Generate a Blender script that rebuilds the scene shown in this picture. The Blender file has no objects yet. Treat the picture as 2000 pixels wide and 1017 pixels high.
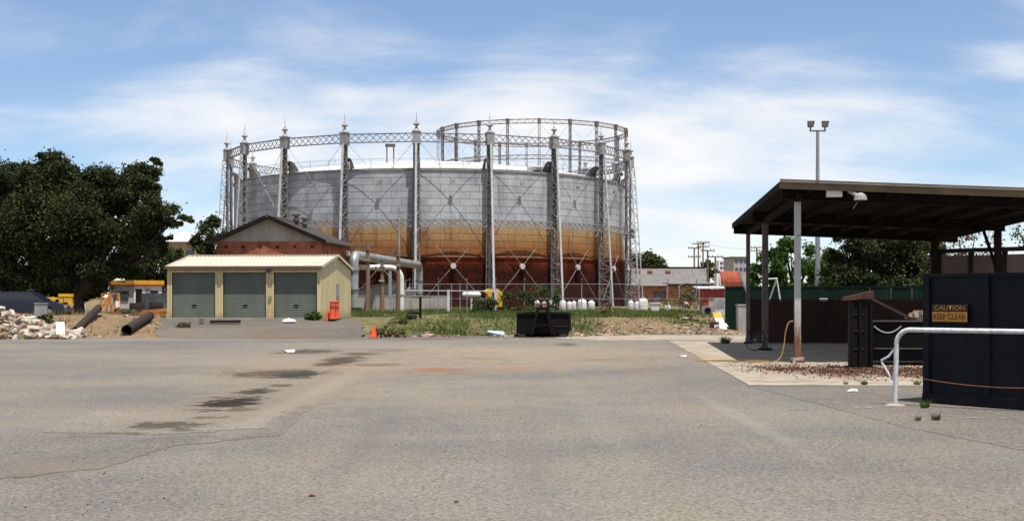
import bpy, bmesh, math, random
import numpy as np
from mathutils import Vector, Matrix, noise as mnoise
R = math.radians
random.seed(7)
rng = np.random.default_rng(11)
scene = bpy.context.scene
COL = scene.collection

# ------------------------------------------------------------------ camera
F, CX, YH, H = 2500.0, 1000.0, 580.0, 1.6      # focal length in photo pixels, principal column, horizon row, eye height
cam = bpy.data.cameras.new('camera')
cam.sensor_width = 36.0
cam.lens = 36.0 * F / 2000.0
cam.shift_y = (YH - 508.5) / 2000.0
cam.clip_start = 0.1
cam.clip_end = 6000
camo = bpy.data.objects.new('camera', cam)
camo.location = (0, 0, H)
camo.rotation_euler = (R(90), 0, 0)
COL.objects.link(camo)
scene.camera = camo

# ------------------------------------------------------------------ sky, sun, exposure
SUN_EL, SUN_AZ = R(71), R(30)       # height, and how far to the right of straight behind the camera
sdir = Vector((math.cos(SUN_EL) * math.sin(SUN_AZ), -math.cos(SUN_EL) * math.cos(SUN_AZ), math.sin(SUN_EL)))
world = bpy.data.worlds.new('World')
scene.world = world
world.use_nodes = True
wn, wl = world.node_tree.nodes, world.node_tree.links
wn.clear()
w_out = wn.new('ShaderNodeOutputWorld')
w_bg = wn.new('ShaderNodeBackground')
w_bg.inputs['Strength'].default_value = 0.095
sky = wn.new('ShaderNodeTexSky')
sky.sky_type = 'NISHITA'
sky.sun_disc = False
sky.sun_elevation = SUN_EL
sky.sun_rotation = math.atan2(sdir.x, sdir.y)
sky.altitude = 20
sky.air_density = 0.85
sky.dust_density = 0.0
sky.ozone_density = 5.0
# thin high cloud: noise on a flat cloud layer, the same in every direction
tc = wn.new('ShaderNodeTexCoord')
sep = wn.new('ShaderNodeSeparateXYZ')
wl.new(tc.outputs['Generated'], sep.inputs[0])
def wmath(op, a, b=None, clamp=False):
    n = wn.new('ShaderNodeMath'); n.operation = op; n.use_clamp = clamp
    for i, v in enumerate((a, b)):
        if v is None: continue
        if isinstance(v, (int, float)): n.inputs[i].default_value = v
        else: wl.new(v, n.inputs[i])
    return n.outputs[0]
zc = wmath('ADD', wmath('MAXIMUM', sep.outputs[2], 0.0), 0.30)
cu = wmath('DIVIDE', sep.outputs[0], zc)
cv = wmath('DIVIDE', sep.outputs[1], zc)
comb = wn.new('ShaderNodeCombineXYZ')
wl.new(cu, comb.inputs[0]); wl.new(cv, comb.inputs[1])
def wnoise(scale, detail, rough, dist, loc, sc):
    mp = wn.new('ShaderNodeMapping'); wl.new(comb.outputs[0], mp.inputs[0])
    mp.inputs['Location'].default_value = loc; mp.inputs['Scale'].default_value = sc
    mp.inputs['Rotation'].default_value = (0, 0, R(-14))
    n = wn.new('ShaderNodeTexNoise'); wl.new(mp.outputs[0], n.inputs['Vector'])
    n.inputs['Scale'].default_value = scale; n.inputs['Detail'].default_value = detail
    n.inputs['Roughness'].default_value = rough; n.inputs['Distortion'].default_value = dist
    return n.outputs['Fac']
CLOUD_LOC = (20.238, 7.112, 0)
n_big = wnoise(1.0, 3, 0.5, 0.3, CLOUD_LOC, (1, 0.9, 1))
n_fine = wnoise(3.6, 9, 0.6, 0.35, (7.3, 2.2, 0), (0.6, 1.2, 1))
csum = wmath('ADD', wmath('MULTIPLY', n_big, 0.76), wmath('MULTIPLY', n_fine, 0.35))
mr = wn.new('ShaderNodeMapRange'); mr.interpolation_type = 'SMOOTHSTEP'
wl.new(csum, mr.inputs['Value'])
mr.inputs['From Min'].default_value = 0.47; mr.inputs['From Max'].default_value = 0.69
mr.inputs['To Min'].default_value = 0.06; mr.inputs['To Max'].default_value = 0.97
w_mix = wn.new('ShaderNodeMix'); w_mix.data_type = 'RGBA'
wl.new(mr.outputs[0], w_mix.inputs['Factor'])
wl.new(sky.outputs[0], w_mix.inputs['A'])
w_mix.inputs['B'].default_value = (7.5, 7.45, 7.4, 1)
wl.new(w_mix.outputs['Result'], w_bg.inputs['Color'])
wl.new(w_bg.outputs[0], w_out.inputs['Surface'])

sl = bpy.data.lights.new('sun', 'SUN')
sl.energy = 5.0
sl.angle = R(0.55)
sl.color = (1.0, 0.955, 0.88)
so = bpy.data.objects.new('sun', sl)
so.rotation_euler = (-sdir).to_track_quat('-Z', 'Y').to_euler()
so.location = (0, -10, 40)
COL.objects.link(so)
vs = scene.view_settings
vs.view_transform = 'Standard'
vs.look = 'None'
vs.gamma = 1.0
vs.exposure = 0.50
vs.use_curve_mapping = False

# ------------------------------------------------------------------ helpers
def tag(o, label=None, cat=None, group=None, kind=None):
    if label: o['label'] = label
    if cat: o['category'] = cat
    if group: o['group'] = group
    if kind: o['kind'] = kind
    return o

def thing(name, label, cat, loc=(0, 0, 0), rz=0.0, group=None):
    o = bpy.data.objects.new(name, None)
    o.empty_display_size = 0.2
    o.location = loc
    o.rotation_euler = (0, 0, rz)
    COL.objects.link(o)
    return tag(o, label, cat, group)

def link(name, me, parent=None, loc=(0, 0, 0), rot=(0, 0, 0)):
    o = bpy.data.objects.new(name, me)
    o.location = loc
    o.rotation_euler = rot
    COL.objects.link(o)
    if parent is not None: o.parent = parent
    return o

def copy_tree(o, parent=None):
    c = o.copy()
    COL.objects.link(c)
    c.parent = parent
    for ch in list(o.children): copy_tree(ch, c)
    return c

class MB:
    """collects simple shapes, then becomes ONE mesh"""
    def __init__(self): self.v, self.f = [], []
    def add(self, vs_, fs):
        b = len(self.v)
        self.v += [tuple(p) for p in vs_]
        self.f += [tuple(b + i for i in q) for q in fs]
        return self
    def hexa(self, p):       # 8 points: bottom ring 0-3, top ring 4-7
        return self.add(p, [(3, 2, 1, 0), (4, 5, 6, 7), (0, 1, 5, 4), (1, 2, 6, 5), (2, 3, 7, 6), (3, 0, 4, 7)])
    def box(self, c, s, rz=0.0, jit=0.0):
        hx, hy, hz = s[0] / 2, s[1] / 2, s[2] / 2
        ca, sa = math.cos(rz), math.sin(rz)
        p = []
        for z in (-hz, hz):
            for x, y in ((-hx, -hy), (hx, -hy), (hx, hy), (-hx, hy)):
                j = [random.uniform(-jit, jit) for _ in range(3)]
                x2, y2 = x + j[0], y + j[1]
                p.append((c[0] + x2 * ca - y2 * sa, c[1] + x2 * sa + y2 * ca, c[2] + z + j[2]))
        return self.hexa(p)
    def b2(self, a, b):      # box from min corner to max corner
        return self.box([(a[i] + b[i]) / 2 for i in range(3)], [abs(b[i] - a[i]) for i in range(3)])
    def beam(self, p0, p1, w, h=None, up=(0, 0, 1)):
        h = w if h is None else h
        p0, p1 = Vector(p0), Vector(p1)
        d = (p1 - p0).normalized()
        u = Vector(up)
        if abs(d.dot(u)) > 0.98: u = Vector((1, 0, 0))
        s = d.cross(u).normalized(); t = s.cross(d).normalized()
        p = []
        for q in (p0, p1):
            for a, b in ((-1, -1), (1, -1), (1, 1), (-1, 1)): p.append(q + s * (a * w / 2) + t * (b * h / 2))
        return self.hexa(p)
    def tube(self, pts, r, n=10, cap=True):
        pts = [Vector(p) for p in pts]
        rs = r if isinstance(r, (list, tuple)) else [r] * len(pts)
        prev = None; rings = []
        for i, p in enumerate(pts):
            d = (pts[min(i + 1, len(pts) - 1)] - pts[max(i - 1, 0)]).normalized()
            if prev is None:
                u = Vector((0, 0, 1)) if abs(d.z) < 0.9 else Vector((1, 0, 0))
                s = d.cross(u).normalized()
            else:
                s = (prev - d * prev.dot(d)).normalized()
            prev = s
            t = d.cross(s)
            rings.append([p + s * math.cos(2 * math.pi * k / n) * rs[i] + t * math.sin(2 * math.pi * k / n) * rs[i] for k in range(n)])
        vs_, fs = [], []
        for g in rings: vs_ += g
        for i in range(len(rings) - 1):
            for k in range(n):
                k2 = (k + 1) % n
                fs.append((i * n + k, i * n + k2, (i + 1) * n + k2, (i + 1) * n + k))
        if cap:
            fs.append(tuple(range(n - 1, -1, -1)))
            fs.append(tuple((len(rings) - 1) * n + k for k in range(n)))
        return self.add(vs_, fs)
    def lathe(self, prof, c=(0, 0, 0), n=14):
        vs_, fs = [], []
        for r, z in prof:
            for k in range(n):
                a = 2 * math.pi * k / n
                vs_.append((c[0] + r * math.cos(a), c[1] + r * math.sin(a), c[2] + z))
        for i in range(len(prof) - 1):
            for k in range(n):
                k2 = (k + 1) % n
                fs.append((i * n + k, i * n + k2, (i + 1) * n + k2, (i + 1) * n + k))
        fs.append(tuple(range(n - 1, -1, -1)))
        fs.append(tuple((len(prof) - 1) * n + k for k in range(n)))
        return self.add(vs_, fs)
    def prism(self, poly, y0, y1):     # poly in (x, z), extruded along y
        n = len(poly)
        vs_ = [(x, y0, z) for x, z in poly] + [(x, y1, z) for x, z in poly]
        fs = [tuple(range(n)), tuple(range(2 * n - 1, n - 1, -1))]
        for i in range(n):
            j = (i + 1) % n
            fs.append((i, i + n, j + n, j))
        return self.add(vs_, fs)
    def corr(self, o, du, dv, lu, lv, nrm, pitch=0.19, amp=0.03):
        """trapezoid-profile sheet: origin o, ribs run along dv, profile along du"""
        o, du, dv, nrm = Vector(o), Vector(du), Vector(dv), Vector(nrm)
        us = []; k = 0; x = 0.0
        seq = ((0.0, 0), (0.30, 0), (0.42, 1), (0.58, 1), (0.70, 0))
        while x < lu:
            for fr, hgt in seq:
                xx = x + fr * pitch
                if xx < lu: us.append((xx, hgt))
            x += pitch
        us.append((lu, 0))
        vs_ = []
        for xx, hgt in us:
            p = o + du * xx + nrm * (amp * hgt)
            vs_ += [p, p + dv * lv]
        fs = [(2 * i, 2 * i + 2, 2 * i + 3, 2 * i + 1) for i in range(len(us) - 1)]
        return self.add(vs_, fs)
    def mesh(self, name, mat, smooth=False, fix=True):
        me = bpy.data.meshes.new(name)
        me.from_pydata(self.v, [], self.f)
        if fix:
            bm = bmesh.new(); bm.from_mesh(me)
            bmesh.ops.recalc_face_normals(bm, faces=bm.faces)
            bm.to_mesh(me); bm.free()
        if mat: me.materials.append(mat)
        if smooth:
            me.polygons.foreach_set('use_smooth', [True] * len(me.polygons))
            try: me.set_sharp_from_angle(angle=R(40))
            except Exception: pass
        me.update()
        return me
    def build(self, name, mat, parent=None, loc=(0, 0, 0), rot=(0, 0, 0), smooth=False):
        return link(name, self.mesh(name, mat, smooth), parent, loc, rot)

def arc(c, r, a0, a1, n, plane='xz'):
    out = []
    for i in range(n + 1):
        a = a0 + (a1 - a0) * i / n
        if plane == 'xz': out.append((c[0] + r * math.cos(a), c[1], c[2] + r * math.sin(a)))
        else: out.append((c[0], c[1] + r * math.cos(a), c[2] + r * math.sin(a)))
    return out

def W(px, s): return (px - CX) / s                 # sideways metres of a photo column at a scale of s px per metre
def Z(py, s): return H + (YH - py) / s             # height of a photo row at that scale
def D(s): return F / s                             # how far away that scale lies
def G(px, py):                                     # point of the flat yard under a photo pixel
    s = (py - YH) / H
    return Vector((W(px, s), D(s), 0))

# ------------------------------------------------------------------ materials
MATS = {}
def pm(name, c1, c2=None, scale=3.0, rough=0.8, metal=0.0, bump=0.0, bscale=None, streak=1.0, rand=0.0, spec=0.3, island=0.0, lo=0.35, hi=0.65, detail=5):
    if name in MATS: return MATS[name]
    m = bpy.data.materials.new(name); m.use_nodes = True
    N, L = m.node_tree.nodes, m.node_tree.links
    bs = N['Principled BSDF']
    bs.inputs['Roughness'].default_value = rough
    bs.inputs['Metallic'].default_value = metal
    bs.inputs['Specular IOR Level'].default_value = spec
    if c2 is None: c2 = tuple(c * 0.72 for c in c1)
    geo = N.new('ShaderNodeNewGeometry')
    mp = N.new('ShaderNodeMapping'); L.new(geo.outputs['Position'], mp.inputs[0])
    mp.inputs['Scale'].default_value = (1, 1, streak)
    nz = N.new('ShaderNodeTexNoise'); L.new(mp.outputs[0], nz.inputs['Vector'])
    nz.inputs['Scale'].default_value = scale; nz.inputs['Detail'].default_value = detail; nz.inputs['Roughness'].default_value = 0.62
    rp = N.new('ShaderNodeMapRange'); L.new(nz.outputs['Fac'], rp.inputs['Value'])
    rp.inputs['From Min'].default_value = lo; rp.inputs['From Max'].default_value = hi
    mx = N.new('ShaderNodeMix'); mx.data_type = 'RGBA'
    L.new(rp.outputs[0], mx.inputs['Factor'])
    mx.inputs['A'].default_value = (*c1, 1); mx.inputs['B'].default_value = (*c2, 1)
    out = mx.outputs['Result']
    for amt, src in ((rand, 'obj'), (island, 'isl')):
        if amt <= 0: continue
        if src == 'obj': val = N.new('ShaderNodeObjectInfo').outputs['Random']
        else: val = geo.outputs['Random Per Island']
        mr2 = N.new('ShaderNodeMapRange'); L.new(val, mr2.inputs['Value'])
        mr2.inputs['To Min'].default_value = 1 - amt; mr2.inputs['To Max'].default_value = 1 + amt
        ml = N.new('ShaderNodeMix'); ml.data_type = 'RGBA'; ml.blend_type = 'MULTIPLY'; ml.inputs['Factor'].default_value = 1
        L.new(out, ml.inputs['A']); L.new(mr2.outputs[0], ml.inputs['B'])
        out = ml.outputs['Result']
    L.new(out, bs.inputs['Base Color'])
    if bump > 0:
        nb = N.new('ShaderNodeTexNoise'); L.new(geo.outputs['Position'], nb.inputs['Vector'])
        nb.inputs['Scale'].default_value = bscale or scale * 6; nb.inputs['Detail'].default_value = 4
        bp = N.new('ShaderNodeBump'); bp.inputs['Strength'].default_value = bump; bp.inputs['Distance'].default_value = 0.03
        L.new(nb.outputs['Fac'], bp.inputs['Height']); L.new(bp.outputs[0], bs.inputs['Normal'])
    MATS[name] = m
    return m

class NT:
    """small node helper for the few special materials"""
    def __init__(self, name, rough=0.85, spec=0.25):
        self.m = bpy.data.materials.new(name); self.m.use_nodes = True
        self.N, self.L = self.m.node_tree.nodes, self.m.node_tree.links
        self.bs = self.N['Principled BSDF']
        self.bs.inputs['Roughness'].default_value = rough
        self.bs.inputs['Specular IOR Level'].default_value = spec
        self.geo = self.N.new('ShaderNodeNewGeometry')
        self.pos = self.geo.outputs['Position']
    def set(self, sock, v):
        if isinstance(v, (int, float)): sock.default_value = v
        elif isinstance(v, tuple): sock.default_value = v if len(v) != 3 or sock.type == 'VECTOR' else (*v, 1)
        else: self.L.new(v, sock)
    def map(self, loc=(0, 0, 0), rot=(0, 0, 0), sc=(1, 1, 1), src=None):
        n = self.N.new('ShaderNodeMapping'); self.L.new(src or self.pos, n.inputs[0])
        n.inputs['Location'].default_value = loc; n.inputs['Rotation'].default_value = rot; n.inputs['Scale'].default_value = sc
        return n.outputs[0]
    def noise(self, scale, detail=5, rough=0.6, vec=None, dist=0.0):
        n = self.N.new('ShaderNodeTexNoise'); self.L.new(vec or self.pos, n.inputs['Vector'])
        n.inputs['Scale'].default_value = scale; n.inputs['Detail'].default_value = detail
        n.inputs['Roughness'].default_value = rough; n.inputs['Distortion'].default_value = dist
        return n.outputs['Fac']
    def ramp(self, v, a, b, lo=0.0, hi=1.0):
        n = self.N.new('ShaderNodeMapRange'); n.interpolation_type = 'SMOOTHSTEP'
        self.L.new(v, n.inputs['Value'])
        for k, x in (('From Min', a), ('From Max', b), ('To Min', lo), ('To Max', hi)): n.inputs[k].default_value = x
        return n.outputs[0]
    def mix(self, f, a, b, mode='MIX'):
        n = self.N.new('ShaderNodeMix'); n.data_type = 'RGBA'; n.blend_type = mode
        self.set(n.inputs['Factor'], f); self.set(n.inputs['A'], a); self.set(n.inputs['B'], b)
        return n.outputs['Result']
    def math(self, op, a, b=0.0, clamp=False):
        n = self.N.new('ShaderNodeMath'); n.operation = op; n.use_clamp = clamp
        self.set(n.inputs[0], a); self.set(n.inputs[1], b)
        return n.outputs[0]
    def xyz(self):
        n = self.N.new('ShaderNodeSeparateXYZ'); self.L.new(self.pos, n.inputs[0]); return n.outputs
    def bump(self, v, strength=0.4, dist=0.02):
        n = self.N.new('ShaderNodeBump'); n.inputs['Strength'].default_value = strength; n.inputs['Distance'].default_value = dist
        self.L.new(v, n.inputs['Height']); self.L.new(n.outputs[0], self.bs.inputs['Normal'])
    def color(self, c): self.set(self.bs.inputs['Base Color'], c); return self.m

def asphalt_mat(name='weathered_asphalt', tint=(1, 1, 1), stains=True):
    t = NT(name, 0.95, 0.06)
    big = t.ramp(t.noise(0.16, 5, 0.6, t.map(sc=(0.7, 1, 1))), 0.36, 0.66)
    mid = t.ramp(t.noise(0.55, 6, 0.65, t.map(sc=(1.0, 0.55, 1), rot=(0, 0, R(8)))), 0.38, 0.66)
    fine = t.noise(22, 6, 0.85)
    grit = t.noise(120, 2, 0.6)
    c = t.mix(big, (0.118, 0.113, 0.108), (0.182, 0.164, 0.140))
    c = t.mix(1.0, c, tint, 'MULTIPLY')
    c = t.mix(t.math('MULTIPLY', mid, 0.5), c, (0.182 * tint[0], 0.152 * tint[1], 0.115 * tint[2]))
    c = t.mix(1.0, c, t.mix(t.ramp(fine, 0.28, 0.72), (0.56, 0.56, 0.57), (1.44, 1.43, 1.41)), 'MULTIPLY')
    c = t.mix(1.0, c, t.mix(t.ramp(grit, 0.3, 0.7), (0.72, 0.72, 0.72), (1.28, 1.28, 1.28)), 'MULTIPLY')
    # rubbed tyre paths fanning towards the far edge
    wob = t.noise(0.35, 3)
    # stains: oil, silt and rust, each an ellipse with a ragged edge  (px, py, half width px, half height px, colour, strength)
    st = [(445, 786, 62, 13, (0.022, 0.017, 0.013), 0.96), (498, 764, 38, 6, (0.03, 0.024, 0.019), 0.92), (585, 731, 50, 8, (0.032, 0.034, 0.034), 0.95),
          (545, 729, 105, 9, (0.065, 0.045, 0.028), 0.85), (668, 703, 42, 10, (0.048, 0.036, 0.026), 0.9), (600, 686, 62, 5, (0.055, 0.044, 0.034), 0.85),
          (322, 830, 80, 8, (0.055, 0.042, 0.032), 0.85), (1105, 672, 24, 3.2, (0.07, 0.06, 0.05), 0.8), (760, 684, 50, 3, (0.09, 0.075, 0.06), 0.6),
          (860, 721, 55, 4, (0.21, 0.085, 0.035), 0.75), (1010, 718, 90, 4, (0.24, 0.12, 0.06), 0.55), (905, 728, 40, 3.5, (0.22, 0.10, 0.045), 0.5),
          (480, 780, 190, 34, (0.19, 0.145, 0.10), 0.5), (620, 725, 230, 24, (0.21, 0.16, 0.11), 0.5), (170, 850, 70, 5, (0.11, 0.09, 0.07), 0.55),
          (110, 905, 160, 24, (0.15, 0.12, 0.10), 0.55), (1060, 690, 330, 22, (0.25, 0.20, 0.14), 0.6), (700, 700, 420, 30, (0.235, 0.19, 0.135), 0.45), (800, 780, 300, 30, (0.21, 0.18, 0.14), 0.4), (1090, 659, 75, 4, (0.06, 0.045, 0.035), 0.5),
          (860, 660, 180, 4, (0.10, 0.065, 0.045), 0.6), (560, 660, 90, 2.2, (0.14, 0.09, 0.06), 0.5), (1560, 710, 130, 5, (0.2, 0.12, 0.07), 0.5),
          (60, 930, 90, 9, (0.12, 0.10, 0.085), 0.5), (935, 865, 60, 3, (0.13, 0.125, 0.115), 0.45)]
    edge = t.noise(2.3, 8, 0.74, dist=0.8)
    st += [(545, 752, 26, 3, (0.07, 0.048, 0.03), 0.85), (640, 711, 34, 4, (0.07, 0.048, 0.03), 0.85), (705, 691, 40, 3, (0.075, 0.05, 0.032), 0.85), (470, 800, 34, 4, (0.08, 0.055, 0.035), 0.75), (400, 816, 44, 3, (0.09, 0.062, 0.04), 0.72), (356, 840, 34, 3, (0.07, 0.05, 0.035), 0.75), (735, 712, 60, 3, (0.11, 0.075, 0.045), 0.72), (250, 846, 50, 4, (0.09, 0.07, 0.05), 0.72), (935, 700, 60, 2.5, (0.15, 0.09, 0.05), 0.6), (1180, 702, 60, 2.5, (0.16, 0.10, 0.06), 0.6), (1250, 722, 70, 3, (0.17, 0.10, 0.06), 0.5)]
    # single exposed stones, pale and dark
    vs1 = t.N.new('ShaderNodeTexVoronoi'); vs1.inputs['Scale'].default_value = 42; t.L.new(t.pos, vs1.inputs['Vector'])
    sv = t.N.new('ShaderNodeSeparateColor'); t.L.new(vs1.outputs['Color'], sv.inputs[0])
    c = t.mix(t.math('MULTIPLY', t.ramp(sv.outputs[0], 0.86, 0.90), 0.3), c, (0.31, 0.29, 0.26))
    c = t.mix(t.math('MULTIPLY', t.ramp(sv.outputs[1], 0.82, 0.86), 0.5), c, (0.05, 0.047, 0.045))
    # hairline cracks
    vo = t.N.new('ShaderNodeTexVoronoi'); vo.feature = 'DISTANCE_TO_EDGE'; vo.inputs['Scale'].default_value = 0.16
    wv = t.N.new('ShaderNodeVectorMath'); wv.operation = 'ADD'; t.L.new(t.pos, wv.inputs[0])
    wnz = t.N.new('ShaderNodeTexNoise'); wnz.inputs['Scale'].default_value = 0.7; wnz.inputs['Detail'].default_value = 6; t.L.new(t.pos, wnz.inputs['Vector'])
    wsc = t.N.new('ShaderNodeVectorMath'); wsc.operation = 'SCALE'; wsc.inputs['Scale'].default_value = 2.6; t.L.new(wnz.outputs['Color'], wsc.inputs[0])
    t.L.new(wsc.outputs[0], wv.inputs[1]); t.L.new(wv.outputs[0], vo.inputs['Vector'])
    ck = t.ramp(vo.outputs['Distance'], 0.0035, 0.0, 0.0, 0.55)
    ck = t.math('MULTIPLY', ck, t.ramp(t.noise(0.3, 2), 0.48, 0.60))
    c = t.mix(ck, c, (0.05, 0.045, 0.04))
    # wheel paths running up the yard
    for wx, wy, rx_, ry_, cc, kk in ((3.05, 17, 0.16, 5, (0.25, 0.235, 0.21), 0.28), (1.1, 18, 0.25, 7, (0.23, 0.215, 0.19), 0.18), (-1.6, 15, 0.22, 5, (0.10, 0.098, 0.095), 0.35), (-3.3, 22, 0.3, 9, (0.25, 0.225, 0.18), 0.4), (0.2, 12, 0.3, 4, (0.11, 0.108, 0.105), 0.3)):
        v = t.map(loc=(-wx / rx_, -wy / ry_, 0), sc=(1 / rx_, 1 / ry_, 0))
        ln = t.N.new('ShaderNodeVectorMath'); ln.operation = 'LENGTH'; t.L.new(v, ln.inputs[0])
        c = t.mix(t.ramp(t.math('ADD', ln.outputs['Value'], t.math('MULTIPLY', t.math('SUBTRACT', edge, 0.5), 2.5)), 1.3, 0.2, 0, kk), c, cc)
    lump = t.ramp(t.noise(1.5, 7, 0.8), 0.54, 0.74, 0, 0.55)
    c = t.mix(lump, c, tuple(0.095 * k for k in tint))
    st.sort(key=lambda q: -q[2] * q[3])      # broad faint ones first, small dark ones over them
    for px, py, hx, hy, col, k in st:
        p = G(px, py); s = (py - YH) / H
        rx = hx / s; ry = max(0.12, (G(px, py - hy) - G(px, py + hy)).length / 2)
        v = t.map(loc=(-p.x / rx, -p.y / ry, 0), sc=(1 / rx, 1 / ry, 0))
        ln = t.N.new('ShaderNodeVectorMath'); ln.operation = 'LENGTH'; t.L.new(v, ln.inputs[0])
        d = t.math('ADD', ln.outputs['Value'], t.math('MULTIPLY', t.math('SUBTRACT', edge, 0.5), 4.2))
        soft = 0.45 if k > 0.7 else 0.9
        c = t.mix(t.ramp(d, 1.0 + soft * 0.3, 1.0 - soft, 0.0, k), c, col)
    t.color(c)
    t.bump(grit, 0.35, 0.006)
    return t.m

def ground_mat():
    t = NT('dirt_and_dry_grass', 0.95, 0.1)
    n1 = t.ramp(t.noise(0.35, 6, 0.65), 0.42, 0.6)
    n2 = t.ramp(t.noise(1.7, 6, 0.7), 0.4, 0.64)
    fine = t.noise(9, 6, 0.75)
    c = t.mix(n1, (0.20, 0.125, 0.075), (0.125, 0.115, 0.045))
    p = t.xyz()
    gx = t.math('MULTIPLY', t.ramp(p[0], -13, -7), t.ramp(p[0], 7, 2))
    gx = t.math('MULTIPLY', gx, t.ramp(t.noise(0.5, 5, 0.7), 0.36, 0.55))
    c = t.mix(t.math('MULTIPLY', gx, 0.85), c, (0.065, 0.09, 0.026))
    c = t.mix(t.math('MULTIPLY', n2, 0.55), c, (0.24, 0.175, 0.11))
    c = t.mix(1.0, c, t.mix(t.ramp(fine, 0.3, 0.7), (0.55, 0.55, 0.55), (1.4, 1.4, 1.4)), 'MULTIPLY')
    t.color(c); t.bump(fine, 0.8, 0.08)
    return t.m

def plate_mat(name, rust_only=False):
    """bell plates: galvanised grey with rust coming up from the lower courses"""
    t = NT(name, 0.7, 0.18)
    z = t.xyz()[2]
    streak = t.noise(1.1, 6, 0.65, t.map(sc=(1, 1, 0.12)))
    blot = t.noise(0.45, 5, 0.6)
    grain = t.noise(5, 5, 0.7)
    grey = t.mix(t.ramp(blot, 0.35, 0.65), (0.29, 0.308, 0.335), (0.41, 0.42, 0.435))
    grey = t.mix(t.ramp(streak, 0.5, 0.72, 0, 0.65), grey, (0.17, 0.165, 0.165))
    grey = t.mix(t.ramp(t.noise(1.3, 5, 0.7, t.map(sc=(1, 1, 0.10), loc=(11, 5, 0))), 0.54, 0.74, 0, 0.6), grey, (0.50, 0.50, 0.49))
    grey = t.mix(t.ramp(t.noise(0.8, 4, 0.6, t.map(sc=(1, 1, 0.06), loc=(4, 2, 0))), 0.62, 0.76, 0, 0.75), grey, (0.26, 0.17, 0.10))
    tan = t.mix(t.ramp(grain, 0.35, 0.65), (0.40, 0.27, 0.135), (0.34, 0.20, 0.085))
    orange = t.mix(t.ramp(t.math('ADD', z, t.math('MULTIPLY', streak, 1.8)), 7.0, 9.0), t.mix(grain, (0.20, 0.075, 0.025), (0.30, 0.125, 0.04)), tan)
    orange = t.mix(t.ramp(streak, 0.48, 0.68, 0, 0.85), orange, (0.13, 0.048, 0.022))
    lvl = t.math('ADD', z, t.math('MULTIPLY', t.math('SUBTRACT', streak, 0.5), 2.4))
    lvl = t.math('ADD', lvl, t.math('MULTIPLY', t.math('SUBTRACT', blot, 0.5), 1.4))
    c = t.mix(t.ramp(lvl, 7.9, 9.3), orange, grey)
    oi = t.N.new('ShaderNodeObjectInfo').outputs['Random']
    c = t.mix(1.0, c, t.mix(oi, (0.92, 0.92, 0.925), (1.07, 1.07, 1.065)), 'MULTIPLY')
    isl = t.geo.outputs['Random Per Island']
    c = t.mix(1.0, c, t.mix(isl, (0.93, 0.93, 0.93), (1.06, 1.06, 1.06)), 'MULTIPLY')
    t.color(c)
    t.bs.inputs['Metallic'].default_value = 0.1
    t.bump(t.noise(1.4, 3), 0.25, 0.05)
    return t.m

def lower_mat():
    """the lowest lift: red rust above, near-black brown on the lower courses"""
    t = NT('red_to_dark_rust', 0.9, 0.06)
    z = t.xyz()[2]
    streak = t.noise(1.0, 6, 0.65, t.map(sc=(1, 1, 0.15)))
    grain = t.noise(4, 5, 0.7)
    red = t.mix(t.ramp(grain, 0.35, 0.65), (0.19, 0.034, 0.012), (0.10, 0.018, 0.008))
    deep_brown = t.mix(t.ramp(grain, 0.35, 0.65), (0.045, 0.011, 0.006), (0.018, 0.006, 0.004))
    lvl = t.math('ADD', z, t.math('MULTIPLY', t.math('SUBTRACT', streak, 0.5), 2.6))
    c = t.mix(t.ramp(lvl, 4.0, 5.9), deep_brown, red)  # red blends to near-black brown towards the bottom, with a streaky edge
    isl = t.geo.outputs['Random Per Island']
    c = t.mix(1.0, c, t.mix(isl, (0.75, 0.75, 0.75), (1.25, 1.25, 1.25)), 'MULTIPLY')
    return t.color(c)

def brick_mat(name, c1, c2, mortar):
    t = NT(name, 0.9, 0.15)
    n = t.N.new('ShaderNodeTexBrick')
    v = t.N.new('ShaderNodeCombineXYZ')
    p = t.xyz()
    t.L.new(t.math('ADD', p[0], p[1]), v.inputs[0]); t.L.new(p[2], v.inputs[1])
    t.L.new(v.outputs[0], n.inputs['Vector'])
    n.inputs['Color1'].default_value = (*c1, 1); n.inputs['Color2'].default_value = (*c2, 1); n.inputs['Mortar'].default_value = (*mortar, 1)
    n.inputs['Scale'].default_value = 1.0; n.inputs['Brick Width'].default_value = 0.24; n.inputs['Row Height'].default_value = 0.086
    n.inputs['Mortar Size'].default_value = 0.008; n.inputs['Mortar Smooth'].default_value = 0.2
    c = t.mix(1.0, n.outputs['Color'], t.mix(t.ramp(t.noise(1.3, 5), 0.35, 0.65), (0.7, 0.68, 0.66), (1.2, 1.2, 1.2)), 'MULTIPLY')
    t.color(c); t.bump(n.outputs['Fac'], -0.4, 0.01)
    return t.m

def leaf_mat(name, c1, c2, trans=0.25):
    t = NT(name, 0.75, 0.10)
    isl = t.geo.outputs['Random Per Island']
    c = t.mix(isl, c1, c2)
    c = t.mix(t.ramp(t.noise(0.6, 3), 0.4, 0.62, 0, 0.5), c, tuple(x * 0.65 for x in c1))
    t.color(c)
    tr = t.N.new('ShaderNodeBsdfTranslucent'); t.L.new(c, tr.inputs['Color'])
    mx = t.N.new('ShaderNodeMixShader'); mx.inputs[0].default_value = trans
    out = t.N['Material Output']
    t.L.new(t.bs.outputs[0], mx.inputs[1]); t.L.new(tr.outputs[0], mx.inputs[2]); t.L.new(mx.outputs[0], out.inputs['Surface'])
    return t.m

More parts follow.
